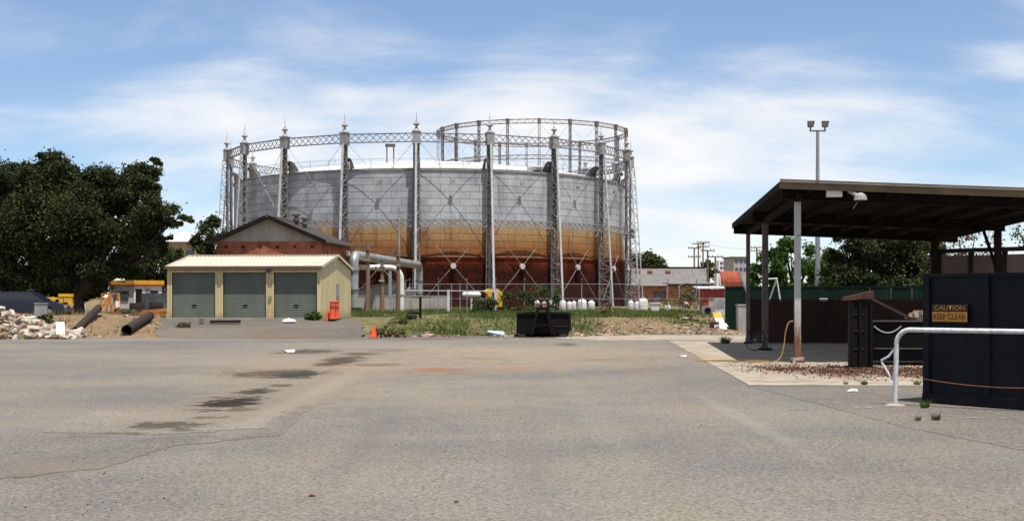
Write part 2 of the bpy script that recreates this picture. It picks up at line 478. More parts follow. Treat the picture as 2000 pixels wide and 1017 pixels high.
M_ASPH = asphalt_mat()
M_GROUND = ground_mat()
M_PLATE = plate_mat('bell_plate')
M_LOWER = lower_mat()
M_SEAM = pm('rusty_seam', (0.085, 0.065, 0.055), (0.05, 0.04, 0.035), 2)
M_STEEL = pm('painted_grey_steel', (0.30, 0.305, 0.315), (0.20, 0.19, 0.185), 2.2, 0.6, 0.2, rand=0.1)
M_STEELD = pm('dark_weathered_steel', (0.12, 0.108, 0.10), (0.065, 0.05, 0.045), 2.5, 0.75, 0.1, rand=0.15)
M_COLM = pm('greyed_column_steel', (0.17, 0.16, 0.155), (0.095, 0.08, 0.072), 2.5, 0.75, rand=0.15)
M_FRAME2 = pm('greyish_brown_frame_steel', (0.20, 0.175, 0.16), (0.13, 0.105, 0.095), 2.5, 0.75)
M_STEELL = pm('pale_painted_steel', (0.52, 0.53, 0.54), (0.36, 0.35, 0.34), 1.6, 0.55, 0.1, rand=0.08)
M_CAST = pm('pale_cast_iron', (0.38, 0.355, 0.34), (0.20, 0.165, 0.15), 3, 0.7)
M_CROWN = pm('bleached_crown_sheet', (0.56, 0.56, 0.56), (0.44, 0.43, 0.42), 1.2, 0.6)
def cream_mat():
    t = NT('cream_steel_sheet', 0.5, 0.3)
    z = t.xyz()[2]; n = t.noise(2.2, 6, 0.7); st_ = t.noise(1.5, 5, 0.6, t.map(sc=(2, 2, 0.25)))
    c = t.mix(t.ramp(st_, 0.35, 0.68), (0.55, 0.45, 0.25), (0.45, 0.36, 0.195))
    lvl = t.math('ADD', z, t.math('MULTIPLY', t.math('SUBTRACT', n, 0.5), 1.1))
    return t.color(t.mix(t.ramp(lvl, 0.55, 1.15, 0.65, 0.0), c, (0.22, 0.16, 0.10)))
M_CREAM = cream_mat()
M_ROOFC = pm('cream_roof_sheet', (0.54, 0.47, 0.37), (0.42, 0.36, 0.275), 1.2, 0.5, detail=8)
M_GREEN = pm('grey_green_door', (0.138, 0.155, 0.128), (0.10, 0.112, 0.094), 1.6, 0.55, streak=0.3, rand=0.06, detail=8)
M_BROWNT = pm('brown_gutter', (0.13, 0.075, 0.055), (0.10, 0.06, 0.045), 2, 0.5)
M_BRICK = brick_mat('red_brick', (0.36, 0.095, 0.045), (0.26, 0.07, 0.035), (0.30, 0.21, 0.16))
M_BRICK2 = brick_mat('orange_brick', (0.40, 0.15, 0.06), (0.30, 0.11, 0.05), (0.3, 0.22, 0.16))
M_FIBRO = pm('grey_fibre_cement', (0.37, 0.35, 0.32), (0.28, 0.255, 0.23), 1.5, 0.9, streak=0.25)
M_DROOF = pm('dark_brown_roof', (0.085, 0.072, 0.06), (0.05, 0.042, 0.038), 2.0, 0.85, island=0.15)
M_PIPE = pm('galvanised_pipe', (0.40, 0.41, 0.425), (0.24, 0.235, 0.23), 1.5, 0.42, 0.5)
M_PIPEW = pm('whitewashed_pipe', (0.66, 0.65, 0.63), (0.5, 0.49, 0.46), 1.5, 0.5)
M_TIMBER = pm('weathered_timber', (0.19, 0.125, 0.085), (0.12, 0.082, 0.058), 4, 0.9, streak=0.1)
M_CONC = pm('old_concrete', (0.34, 0.325, 0.30), (0.24, 0.225, 0.205), 1.2, 0.92, bump=0.3, streak=0.5)
M_SLAB = pm('pale_concrete_slab', (0.33, 0.29, 0.235), (0.20, 0.155, 0.11), 1.3, 0.92, bump=0.3, bscale=30, detail=9)
M_BLACK = pm('black_bin_paint', (0.005, 0.005, 0.006), (0.011, 0.008, 0.007), 2.5, 0.7, spec=0.08)
M_NAVY = pm('navy_bin_paint', (0.0035, 0.0048, 0.010), (0.010, 0.0095, 0.011), 3.5, 0.55, spec=0.14, streak=0.25, bump=0.5, bscale=2.2, lo=0.45, hi=0.75)
M_RUST = pm('flaking_rust', (0.20, 0.075, 0.035), (0.10, 0.04, 0.022), 5, 0.9)
M_DRUST = pm('dark_rusty_iron', (0.035, 0.022, 0.017), (0.018, 0.013, 0.012), 4, 0.85)
M_ORANGE = pm('safety_orange_plastic', (0.72, 0.085, 0.022), (0.48, 0.07, 0.028), 5, 0.6)
M_ORFR = pm('orange_painted_frame', (0.46, 0.17, 0.03), (0.26, 0.085, 0.022), 4, 0.6)
M_YEL = pm('machine_yellow', (0.68, 0.39, 0.03), (0.52, 0.28, 0.025), 3, 0.5)
M_WHITE = pm('white_paint', (0.74, 0.74, 0.73), (0.62, 0.62, 0.6), 2, 0.5)
M_RAIL = pm('galvanised_rail', (0.60, 0.62, 0.63), (0.30, 0.30, 0.30), 14, 0.6, 0.1, lo=0.42, hi=0.75, detail=8)
M_GLASS = pm('dark_glass', (0.015, 0.018, 0.02), (0.02, 0.022, 0.025), 1, 0.08, spec=0.6)
M_RUBBER = pm('black_rubber', (0.008, 0.008, 0.008), (0.012, 0.012, 0.012), 4, 0.85, spec=0.1)
M_GFENCE = pm('dark_green_sheet', (0.005, 0.014, 0.010), (0.008, 0.020, 0.014), 1.5, 0.8, streak=0.3, rand=0.12, spec=0.08)
M_BRWALL = pm('brown_sheet_wall', (0.062, 0.036, 0.030), (0.045, 0.027, 0.023), 1.5, 0.85, streak=0.2, rand=0.1, spec=0.06)
M_PANEL = pm('pinkish_wall_panel', (0.16, 0.115, 0.10), (0.12, 0.085, 0.075), 1.5, 0.9)
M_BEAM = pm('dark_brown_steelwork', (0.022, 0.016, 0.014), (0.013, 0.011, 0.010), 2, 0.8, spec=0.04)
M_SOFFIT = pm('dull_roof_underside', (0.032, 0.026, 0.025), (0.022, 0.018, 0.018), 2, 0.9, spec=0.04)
M_FASCIA = pm('tan_fascia', (0.15, 0.10, 0.052), (0.095, 0.063, 0.036), 2, 0.6)
def post_mat():
    t = NT('pale_post_rusting_from_its_foot', 0.75, 0.25)
    z = t.xyz()[2]
    n = t.noise(6, 6, 0.7); st_ = t.noise(3, 5, 0.65, t.map(sc=(3, 3, 0.3)))
    c = t.mix(t.ramp(n, 0.52, 0.72), (0.40, 0.415, 0.395), (0.26, 0.22, 0.19))
    lvl = t.math('ADD', z, t.math('MULTIPLY', t.math('SUBTRACT', st_, 0.5), 2.6))
    lvl = t.math('ADD', lvl, t.math('MULTIPLY', t.math('SUBTRACT', n, 0.5), 1.0))
    return t.color(t.mix(t.ramp(lvl, 0.35, 1.35), t.mix(n, (0.10, 0.035, 0.02), (0.24, 0.10, 0.055)), c))
M_POST = post_mat()
M_POSTD = pm('brown_grey_post', (0.13, 0.105, 0.095), (0.08, 0.06, 0.055), 5, 0.8)
M_GALV = pm('dull_galvanised_pole', (0.27, 0.28, 0.30), (0.21, 0.215, 0.23), 3, 0.6, 0.2)
M_RROOF = pm('rusty_red_roof', (0.30, 0.055, 0.025), (0.20, 0.045, 0.025), 4, 0.8)
M_REDSH = pm('faded_red_sheet', (0.34, 0.045, 0.03), (0.24, 0.04, 0.03), 3, 0.7)
M_GROOF = pm('grey_weathered_roof', (0.17, 0.16, 0.155), (0.115, 0.105, 0.10), 2, 0.85, streak=0.4)
M_BARK = pm('rough_bark', (0.075, 0.055, 0.042), (0.04, 0.03, 0.025), 6, 0.95, bump=0.5)
M_TANW = pm('tan_render', (0.38, 0.29, 0.18), (0.32, 0.24, 0.15), 1, 0.9)
M_BLUEC = pm('dark_blue_car_paint', (0.012, 0.016, 0.032), (0.014, 0.018, 0.036), 1, 0.25, 0.2, spec=0.6)
M_RUBW = pm('pale_broken_masonry', (0.44, 0.40, 0.34), (0.27, 0.215, 0.165), 3, 0.95, bump=0.5, rand=0.2)
M_RUBP = pm('pink_broken_brick', (0.30, 0.185, 0.14), (0.24, 0.18, 0.135), 3, 0.95, bump=0.5, rand=0.2)
M_CYL = pm('white_gas_cylinder', (0.68, 0.68, 0.66), (0.52, 0.51, 0.49), 2.5, 0.5, rand=0.1)
M_HOSE = pm('yellow_hose', (0.36, 0.22, 0.05), (0.27, 0.15, 0.035), 3, 0.5)
M_SIGNO = pm('orange_sign_face', (0.42, 0.19, 0.026), (0.20, 0.085, 0.02), 14, 0.75, lo=0.45, hi=0.8, detail=8)
M_INK = pm('black_sign_ink', (0.012, 0.011, 0.011), (0.015, 0.013, 0.012), 4, 0.6)
M_LITTER = pm('dead_leaf', (0.125, 0.052, 0.028), (0.06, 0.03, 0.02), 12, 0.95, island=0.5)
M_PAPER = pm('white_scrap', (0.72, 0.70, 0.66), (0.6, 0.57, 0.52), 6, 0.8)
M_CHIP = pm('mixed_debris', (0.42, 0.33, 0.25), (0.20, 0.12, 0.08), 1.3, 0.95, island=0.55)
M_PATCHD = asphalt_mat('dark_asphalt_patch', (0.92, 0.91, 0.90))
M_PATCHL = asphalt_mat('pale_asphalt_patch', (1.12, 1.10, 1.06))
M_DRIVE = asphalt_mat('driveway_asphalt', (0.74, 0.71, 0.68))
L_DARK = leaf_mat('dark_evergreen_leaf', (0.022, 0.034, 0.012), (0.062, 0.074, 0.026), 0.15)
L_MID = leaf_mat('mid_green_leaf', (0.035, 0.085, 0.014), (0.075, 0.145, 0.025), 0.2)
L_OLIVE = leaf_mat('olive_leaf', (0.045, 0.06, 0.022), (0.085, 0.095, 0.035), 0.2)
L_DRY = leaf_mat('dry_brown_leaf', (0.13, 0.105, 0.05), (0.20, 0.155, 0.075), 0.2)
L_GRASS = leaf_mat('grass_blade', (0.045, 0.10, 0.018), (0.17, 0.175, 0.055), 0.25)
L_BARE = leaf_mat('sparse_reddish_twig', (0.075, 0.045, 0.032), (0.12, 0.075, 0.05), 0.1)

# ------------------------------------------------------------------ ground
def sm(t):
    t = max(0.0, min(1.0, t)); return t * t * (3 - 2 * t)
def edge_y(x): return 50.2 + 1.6 * sm((x + 12) / 8) + 3.5 * sm((x - 1) / 6) + 0.5 * mnoise.noise((x * 0.5, 3.3, 0)) + 0.3 * mnoise.noise((x * 1.7, 8.1, 0))
SHED_Z = 0.62
def zt(x, y):
    rise = sm((y - edge_y(x)) / 6.3) * (0.62 - 0.62 * sm((x - 7) / 4) * (1 - sm((y - 66) / 12)))
    n = 0.10 * mnoise.noise((x * 0.45, y * 0.45, 0)) + 0.05 * mnoise.noise((x * 1.3, y * 1.3, 4))
    n += 0.28 * max(0, mnoise.noise((x * 0.3 + 9, y * 0.35, 2))) * sm((-x - 15) / 2) * sm((70 - y) / 8)
    k = sm((y - edge_y(x)) / 1.5) * (1 - 0.7 * sm((y - 75) / 10))
    z = -0.05 + rise + n * k + (0.05 * sm((y - edge_y(x)) / 2))
    if -16.6 < x < -5.0 and y > 48:           # the driveway ramp and the ground under the shed
        e = min(sm((x + 16.6) / 0.8), sm((-5.4 - x) / 1.2))
        ramp = -0.05 + (SHED_Z) * max(0, min(1, (y - 49.8) / 6.4))
        z = z * (1 - e) + ramp * e
    return z

def make_ground():
    xs = list(np.concatenate([np.linspace(-1800, -60, 14), np.arange(-58, -24, 1.4), np.arange(-24, 16, 0.45), np.arange(16, 60, 1.6), np.linspace(62, 1800, 14)]))
    ys = list(np.concatenate([np.linspace(-40, 44, 6), np.arange(46, 72, 0.45), np.arange(72, 110, 1.5), np.linspace(112, 300, 14), np.linspace(340, 4500, 12)]))
    vs_ = [(x, y, zt(x, y) if y > 45 else -0.05) for y in ys for x in xs]
    nx = len(xs)
    fs = [(j * nx + i, j * nx + i + 1, (j + 1) * nx + i + 1, (j + 1) * nx + i) for j in range(len(ys) - 1) for i in range(nx - 1)]
    mb = MB(); mb.v = vs_; mb.f = fs
    me = mb.mesh('ground', M_GROUND, False, False)
    me.polygons.foreach_set('use_smooth', [True] * len(me.polygons))
    return tag(link('ground', me), kind='structure')
make_ground()

def sheet(name, pts, z, mat, jag=0.0, sub=10):
    """flat sheet with a slightly ragged outline"""
    out = []
    n = len(pts)
    for i in range(n):
        a, b = Vector(pts[i]), Vector(pts[(i + 1) % n])
        k = max(1, int(sub)) if jag > 0 else 1
        for j in range(k):
            p = a.lerp(b, j / k)
            if jag > 0 and j: p = p + Vector((random.uniform(-jag, jag), random.uniform(-jag, jag) * 2, 0))
            out.append((p.x, p.y, z))
    mb = MB(); mb.add(out, [tuple(range(len(out)))])
    return tag(mb.build(name, mat), kind='structure')

sheet('asphalt_yard', [(-70, -15, 0), (70, -15, 0), (70, 60, 0), (8, 58, 0), (2, 55.5, 0), (-70, 54, 0)], 0.0, M_ASPH)
# repairs in the asphalt
def gp(*a): return [G(x, y) for x, y in a]
sheet('asphalt_patch', gp((80, 842), (190, 800), (420, 796), (560, 798), (522, 836), (300, 849)), 0.004, M_PATCHL, 0.05, 12)
sheet('asphalt_patch', gp((300, 853), (522, 838), (585, 790), (610, 792), (545, 850), (330, 872), (200, 915), (0, 935), (-60, 910), (150, 885)), 0.004, M_PATCHD, 0.04, 10)
sheet('asphalt_patch', gp((1458, 753), (1600, 789), (1760, 832), (2000, 880), (2300, 930), (2300, 753)), 0.004, M_PATCHD, 0.03, 14)
sheet('concrete_slab', [(5.7, 46.5, 0), (4.30, 23.2, 0), (16.5, 22.6, 0), (19, 47.5, 0)], 0.009, M_SLAB, 0.02, 24)
sheet('concrete_slab', [(0.5, 52.2, 0), (3.0, 47.6, 0), (16.5, 47.3, 0), (17, 51.5, 0), (6, 54.0, 0)], 0.006, M_SLAB, 0.12, 14)

def driveway():
    mb = MB(); nx, ny = 16, 14
    vs_ = []
    for j in range(ny + 1):
        y = 49.75 + (56.9 - 49.75) * j / ny
        xl = -13.4 - 2.2 * (j / ny) ** 0.6; xr = -5.75 - 0.9 * (j / ny)
        for i in range(nx + 1):
            x = xl + (xr - xl) * i / nx
            if i in (0, nx): x += random.uniform(-0.12, 0.12)
            z = SHED_Z * max(0, min(1, (y - 49.8) / 6.4)) + 0.012
            if j == 0: z = 0.006
            if i in (0, nx): z -= 0.05
            vs_.append((x, y, z))
    fs = [(j * (nx + 1) + i, j * (nx + 1) + i + 1, (j + 1) * (nx + 1) + i + 1, (j + 1) * (nx + 1) + i) for j in range(ny) for i in range(nx)]
    mb.add(vs_, fs)
    return tag(mb.build('driveway', M_DRIVE, smooth=True), kind='structure')
driveway()

# ------------------------------------------------------------------ big gasholder
NCOL, GR, GD = 20, 22.65, 145.0
GX, GZ = -0.0635 * GD, 0.55
TOPZ = H + 271.5 / (F / GD) - GZ          # top of the ring girder above the base
PH = 0.01
BR = 21.8                                  # bell radius
RIM = 13.8 - GZ
LIP = 5.7 - GZ
MIDZ = 8.65 - GZ

def gasholder():
    g = thing('gasholder', 'large gasholder with grey and rust orange bell inside a ring of lattice columns', 'gasholder', (GX, GD, GZ))
    step = 2 * math.pi / NCOL
    angs = [-math.pi / 2 + (i + PH) * step for i in range(NCOL)]
    # --- one column; local +x points outwards
    def outer(z): return 1.45 - (1.45 - 0.42) * (z / (TOPZ - 1.0))
    def half(z): return 0.36 - 0.11 * (z / (TOPZ - 1.0))
    cz = TOPZ - 1.05
    web = MB()
    nseg = 20
    for i in range(nseg):
        z0, z1 = cz * i / nseg, cz * (i + 1) / nseg
        for s in (-1, 1):
            web.beam((0, s * half(z0), z0), (0, s * half(z1), z1), 0.12, 0.10)
        web.beam((0.03, -half(z0), z0), (0.03, half(z1), z1), 0.05, 0.03)
        web.beam((0.05, half(z0), z0), (0.05, -half(z1), z1), 0.05, 0.03)
        if i % 5 == 0: web.box((0, 0, z0 + 0.03), (0.2, 2 * half(z0) + 0.16, 0.16))
    if True:    # the upper half of the inner face is closed by a narrow plate
        zz = cz * 0.50
        web.hexa([(-0.04, -half(zz) * .75, zz), (-0.01, -half(zz) * .75, zz), (-0.01, half(zz) * .75, zz), (-0.04, half(zz) * .75, zz),
                  (-0.04, -half(cz) * .8, cz), (-0.01, -half(cz) * .8, cz), (-0.01, half(cz) * .8, cz), (-0.04, half(cz) * .8, cz)])
    col = web.build('column', M_COLM, g)
    leg = MB()
    leg.beam((outer(0), 0, 0), (outer(cz), 0, cz), 0.21, 0.10, up=(1, 0, 0))
    leg.build('outer_leg', M_STEELL, col)
    br = MB()
    for i in range(nseg):
        z0, z1 = cz * i / nseg, cz * (i + 1) / nseg
        for s in (-1, 1):
            a, b = (0.0, s * half(z0), z0), (outer(z1), 0, z1)
            c_, d_ = (outer(z0), 0, z0), (0.0, s * half(z1), z1)
            if i % 2: a, b = c_, d_
            br.beam(a, b, 0.055, 0.04)
            br.beam((0, s * half(z1), z1), (outer(z1), 0, z1), 0.06, 0.05)
    br.build('bracing', M_STEEL, col)
    rail = MB(); rail.box((-0.16, 0, cz / 2), (0.10, 0.22, cz))
    rail.build('guide_rail', M_STEEL, col)
    cap = MB()
    cap.b2((-0.32, -0.36, cz), (0.34, 0.36, TOPZ + 0.02))
    cap.b2((-0.37, -0.42, TOPZ + 0.022), (0.39, 0.42, TOPZ + 0.10))
    cap.b2((-0.35, -0.39, cz - 0.06), (0.37, 0.39, cz - 0.003))
    cap.build('capital', M_STEEL, col)
    fin = MB()
    fin.lathe([(0.46, 0.142), (0.36, 0.30), (0.19, 0.46), (0.15, 0.62), (0.20, 0.72), (0.42, 0.82), (0.46, 0.90), (0.36, 0.98), (0.20, 1.06), (0.19, 1.12), (0.13, 1.22), (0.05, 1.32), (0.045, 1.75), (0.012, 2.25)], (0.0, 0, TOPZ), 12)
    fo_ = fin.build('finial', M_CAST, col, smooth=True); fo_.location = (0, 0, TOPZ * 0.12); fo_.scale = (0.72, 0.72, 0.88)
    pl = MB(); pl.b2((-0.5, -0.7, -0.3), (1.9, 0.7, 0.0)); pl.build('footing', M_CONC, col)
    for i, a in enumerate(angs):
        c = col if i == 0 else copy_tree(col, g)
        c.location = (GR * math.cos(a), GR * math.sin(a), 0)
        c.rotation_euler = (0, 0, a)
    # --- girders, one per bay, in a frame whose x runs along the bay
    chord = 2 * GR * math.sin(step / 2)
    rad = GR * math.cos(step / 2)
    L2 = chord / 2 - 0.35
    def girder(zt_, hgt, ncell, thick, name, matr):
        mb = MB()
        for zz in (zt_ - 0.06, zt_ - hgt + 0.06):
            mb.beam((-L2, 0, zz), (L2, 0, zz), 0.22, 0.085)
        for k in range(ncell):
            x0, x1 = -L2 + 2 * L2 * k / ncell, -L2 + 2 * L2 * (k + 1) / ncell
            mb.beam((x0, 0.05, zt_ - 0.1), (x1, 0.05, zt_ - hgt + 0.1), thick, 0.03, up=(0, 1, 0))
            mb.beam((x0, -0.05, zt_ - hgt + 0.1), (x1, -0.05, zt_ - 0.1), thick, 0.03, up=(0, 1, 0))
        return mb.mesh(name, matr)
    gtop = girder(TOPZ - 0.03, 0.92, 9, 0.055, 'top_girder', M_FRAME2)
    gmid = girder(MIDZ + 0.36, 0.72, 9, 0.06, 'middle_girder', M_STEEL)
    # crossed tie rods with a tension disc
    def ties(z0, z1, rr, mt):
        mb = MB()
        for s in (-1, 1): mb.tube([(-L2 * s, 0.04 * s, z0), (L2 * s, 0.04 * s, z1)], rr, 5)
        return mb.mesh('tie_rods', mt)
    tlow, tup = ties(0.4, MIDZ - 0.4, 0.023, M_CAST), ties(MIDZ + 0.4, TOPZ - 1.0, 0.020, M_STEEL)
    dm = MB(); dm.tube([(0, -0.12, 0), (0, 0.12, 0)], 0.27, 14)
    disc = dm.mesh('tension_disc', M_STEELL)
    dm = MB(); dm.tube([(0, -0.1, 0), (0, 0.1, 0)], 0.19, 12); disc2 = dm.mesh('tension_disc', M_STEEL)
    for i in range(NCOL):
        a = angs[i] + step / 2
        base = (rad * math.cos(a), rad * math.sin(a), 0)
        rz = a - math.pi / 2
        link('top_girder', gtop, g, base, (0, 0, rz))
        link('middle_girder', gmid, g, ((rad + 0.5) * math.cos(a), (rad + 0.5) * math.sin(a), 0), (0, 0, rz))
        t1 = link('tie_rods', tlow, g, base, (0, 0, rz)); link('tension_disc', disc, t1, (0, 0, (0.4 + MIDZ - 0.4) / 2))
        t2 = link('tie_rods', tup, g, base, (0, 0, rz)); link('tension_disc', disc2, t2, (0, 0, (MIDZ + TOPZ - 0.6) / 2))
    # --- bell: dark shell behind, plates proud of it
    bell = MB()
    bell.lathe([(BR - 0.06, LIP), (BR - 0.06, RIM)], (0, 0, 0), 144)
    bo = bell.build('bell', M_SEAM, g, smooth=True)
    NP, NR = 72, 12
    hrow = (RIM - LIP) / NR
    da = 2 * math.pi / NP
    gap = 0.028
    def plate_geo(z0, z1, a0, a1, r, th=0.05):
        n = 3; vs_ = []
        for rr in (r - th, r):
            for k in range(n + 1):
                a = a0 + (a1 - a0) * k / n
                for z in (z0, z1): vs_.append((rr * math.cos(a), rr * math.sin(a), z))
        m = 2 * (n + 1); fs = []
        for k in range(n):
            b = m + 2 * k
            fs.append((b, b + 2, b + 3, b + 1))
        for k in range(n):      # top and bottom lips
            fs.append((2 * k + 1, m + 2 * k + 1, m + 2 * k + 3, 2 * k + 3))
            fs.append((2 * k, 2 * k + 2, m + 2 * k + 2, m + 2 * k))
        fs.append((0, m, m + 1, 1)); e = 2 * n
        fs.append((e, e + 1, m + e + 1, m + e))
        return vs_, fs
    ga = gap / BR
    pm_ = MB(); pm_.add(*plate_geo(gap * 0.6, hrow - gap * 0.6, -da / 2 + ga * 0.5, da / 2 - ga * 0.5, BR))
    pme = pm_.mesh('plate', M_PLATE, False)
    pme.polygons.foreach_set('use_smooth', [False] * len(pme.polygons))
    rest = MB()
    face = -math.pi / 2 + math.atan2(-GX, GD)     # the side that looks at the yard
    for r in range(NR):
        for k in range(NP):
            a = -math.pi / 2 + da * (k + 0.5 * (r % 2)) + 0.02
            dd = (a - face + math.pi) % (2 * math.pi) - math.pi
            zz = LIP + r * hrow
            if abs(dd) < da * 12.5:
                jit = random.choice((0, 0, 0.006, 0.012))
                o = link('plate', pme, bo, (jit * math.cos(a), jit * math.sin(a), zz), (0, 0, a))
            else:
                rest.add(*plate_geo(zz + gap * 0.6, zz + hrow - gap * 0.6, a - da / 2 + ga * 0.5, a + da / 2 - ga * 0.5, BR))
    tag(rest.build('plate_shell', M_PLATE, bo), kind='stuff')
    # curb angle, cup lip and lowest lift
    cb = MB(); cb.lathe([(BR - 0.1, RIM + 0.002), (BR + 0.10, RIM + 0.002), (BR + 0.10, RIM + 0.14), (BR - 0.2, RIM + 0.16)], (0, 0, 0), 144); cb.build('rim', M_STEEL, g, smooth=True)
    lp = MB(); lp.lathe([(BR - 0.05, LIP - 0.02), (BR + 0.36, LIP - 0.10), (BR + 0.40, LIP - 0.25), (BR + 0.26, LIP - 0.36)], (0, 0, 0), 144); lp.build('cup', M_RUST, g, smooth=True)
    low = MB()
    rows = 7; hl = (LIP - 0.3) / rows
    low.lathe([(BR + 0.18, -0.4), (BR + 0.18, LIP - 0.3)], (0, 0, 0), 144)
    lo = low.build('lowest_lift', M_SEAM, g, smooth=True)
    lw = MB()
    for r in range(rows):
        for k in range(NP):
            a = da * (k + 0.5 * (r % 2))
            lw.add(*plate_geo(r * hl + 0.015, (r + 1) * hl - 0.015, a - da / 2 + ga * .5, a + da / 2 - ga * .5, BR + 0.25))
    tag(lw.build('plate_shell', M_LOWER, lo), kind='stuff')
    # crown: a very flat dome
    cr = MB()
    prof = [(r_, RIM + 0.16 + 2.5 * (1 - (r_ / BR) ** 2)) for r_ in np.linspace(BR - 0.15, 0.3, 16)]
    cr.lathe(prof, (0, 0, 0), 96)
    cr.build('crown', M_CROWN, g, smooth=True)
    hr = MB()
    nh = 60; rr = BR - 0.35
    for k in range(nh):
        a, b = 2 * math.pi * k / nh, 2 * math.pi * (k + 1) / nh
        p, q = (rr * math.cos(a), rr * math.sin(a)), (rr * math.cos(b), rr * math.sin(b))
        hr.beam((p[0], p[1], RIM + 0.15), (p[0], p[1], RIM + 1.2), 0.06)
        for hz in (0.7, 1.17): hr.beam((p[0], p[1], RIM + hz), (q[0], q[1], RIM + hz), 0.035)
    hr.build('handrail', M_STEELL, g)
    # guide roller carriages on the rim beside every column
    cm = MB()
    for s in (-0.24, 0.24):
        cm.hexa([(-0.9, s - .04, 0.0), (0.15, s - .04, 0), (0.15, s + .04, 0), (-0.9, s + .04, 0), (-0.05, s - .04, 0.95), (0.25, s - .04, 1.05), (0.25, s + .04, 1.05), (-0.05, s + .04, 0.95)])
    cm.tube([(0.34, -0.28, 0.9), (0.34, 0.28, 0.9)], 0.2, 12)
    cme = cm.mesh('roller_carriage', M_STEELD)
    for a in angs: link('roller_carriage', cme, g, ((BR - 0.1) * math.cos(a), (BR - 0.1) * math.sin(a), RIM + 0.16), (0, 0, a))
    # crown fittings and the stand pipe in front of the bell
    vp = MB(); vp.tube([(-3.6, -14, RIM + 0.6), (-3.6, -14, RIM + 3.2)], 0.07, 6); vp.tube([(-2.9, -14, RIM + 0.6), (-2.9, -14, RIM + 3.2)], 0.07, 6); vp.box((-3.25, -14, RIM + 3.3), (1.0, 0.4, 0.3)); vp.build('crown_vent', M_STEELD, g)
    mh = MB(); mh.lathe([(0.7, 0), (0.75, 0.3), (0.3, 0.5)], (11.5, -17.2, RIM + 0.4), 14); mh.build('manhole', M_CROWN, g)
    sp = MB(); sp.tube([(W(780, 20.5) - GX, -GR - 0.7, 0), (W(780, 20.5) - GX, -GR - 0.7, 9.5)], 0.09, 8); sp.build('stand_pipe', M_STEEL, g)
    return g
gasholder()

# ------------------------------------------------------------------ second, taller guide frame behind
def guide_frame():
    r2 = 0.073; D2 = 222.0; R2 = r2 * D2; s2 = F / D2
    x0 = W(1040, s2); zt2 = H + (347 * (1 - r2)) / s2 - GZ; zm = H + (277 * (1 - r2)) / s2 - GZ
    g = thing('guide_frame', 'tall thin empty gasholder guide frame standing behind the large gasholder', 'gasholder', (x0, D2, GZ))
    n = 20; step = 2 * math.pi / n
    col = MB()
    for s in (-1, 1):
        for t in (0, 0.3): col.beam((t, s * 0.17, 0), (t, s * 0.14, zt2), 0.075)
    k = 26
    for i in range(k):
        z0, z1 = zt2 * i / k, zt2 * (i + 1) / k
        for t in (0, 0.3): col.beam((t, -0.15, z0), (t, 0.15, z1), 0.03)
        for s in (-1, 1): col.beam((0, s * 0.15, z1), (0.3, s * 0.15, z0), 0.03)
    c0 = col.build('column', M_FRAME2, g)
    cp = MB(); cp.b2((-0.12, -0.24, zt2 - 0.5), (0.42, 0.24, zt2 + 0.15)); cp.build('capital', M_FRAME2, c0)
    chord = 2 * R2 * math.sin(step / 2); rad = R2 * math.cos(step / 2)
    def gm(zz):
        mb = MB()
        for y in (0, 0.45):
            for z in (zz, zz - 0.62): mb.beam((-chord / 2, y, z), (chord / 2, y, z), 0.075)
            for i in range(8):
                xa, xb = -chord / 2 + chord * i / 8, -chord / 2 + chord * (i + 1) / 8
                mb.beam((xa, y, zz), (xb, y, zz - 0.62), 0.035) if i % 2 else mb.beam((xa, y, zz - 0.62), (xb, y, zz), 0.035)
        return mb.mesh('ring_girder', M_FRAME2)
    tie = MB()
    for s in (-1, 1): tie.tube([(-chord / 2 * s, 0.05 * s, zm), (chord / 2 * s, 0.05 * s, zt2 - 0.7)], 0.016, 4)
    tm = tie.mesh('tie_rods', M_FRAME2)
    top, mid, low = gm(zt2), gm(zm), gm(zm * 0.55)
    for i in range(n):
        a = -math.pi / 2 + R(2.9) + i * step
        c = c0 if i == 0 else copy_tree(c0, g)
        c.location = (R2 * math.cos(a), R2 * math.sin(a), 0); c.rotation_euler = (0, 0, a)
        b = a + step / 2
        for me in (top, mid, low, tm):
            link(me.name.split('.')[0], me, g, (rad * math.cos(b), rad * math.sin(b), 0), (0, 0, b - math.pi / 2))
guide_frame()

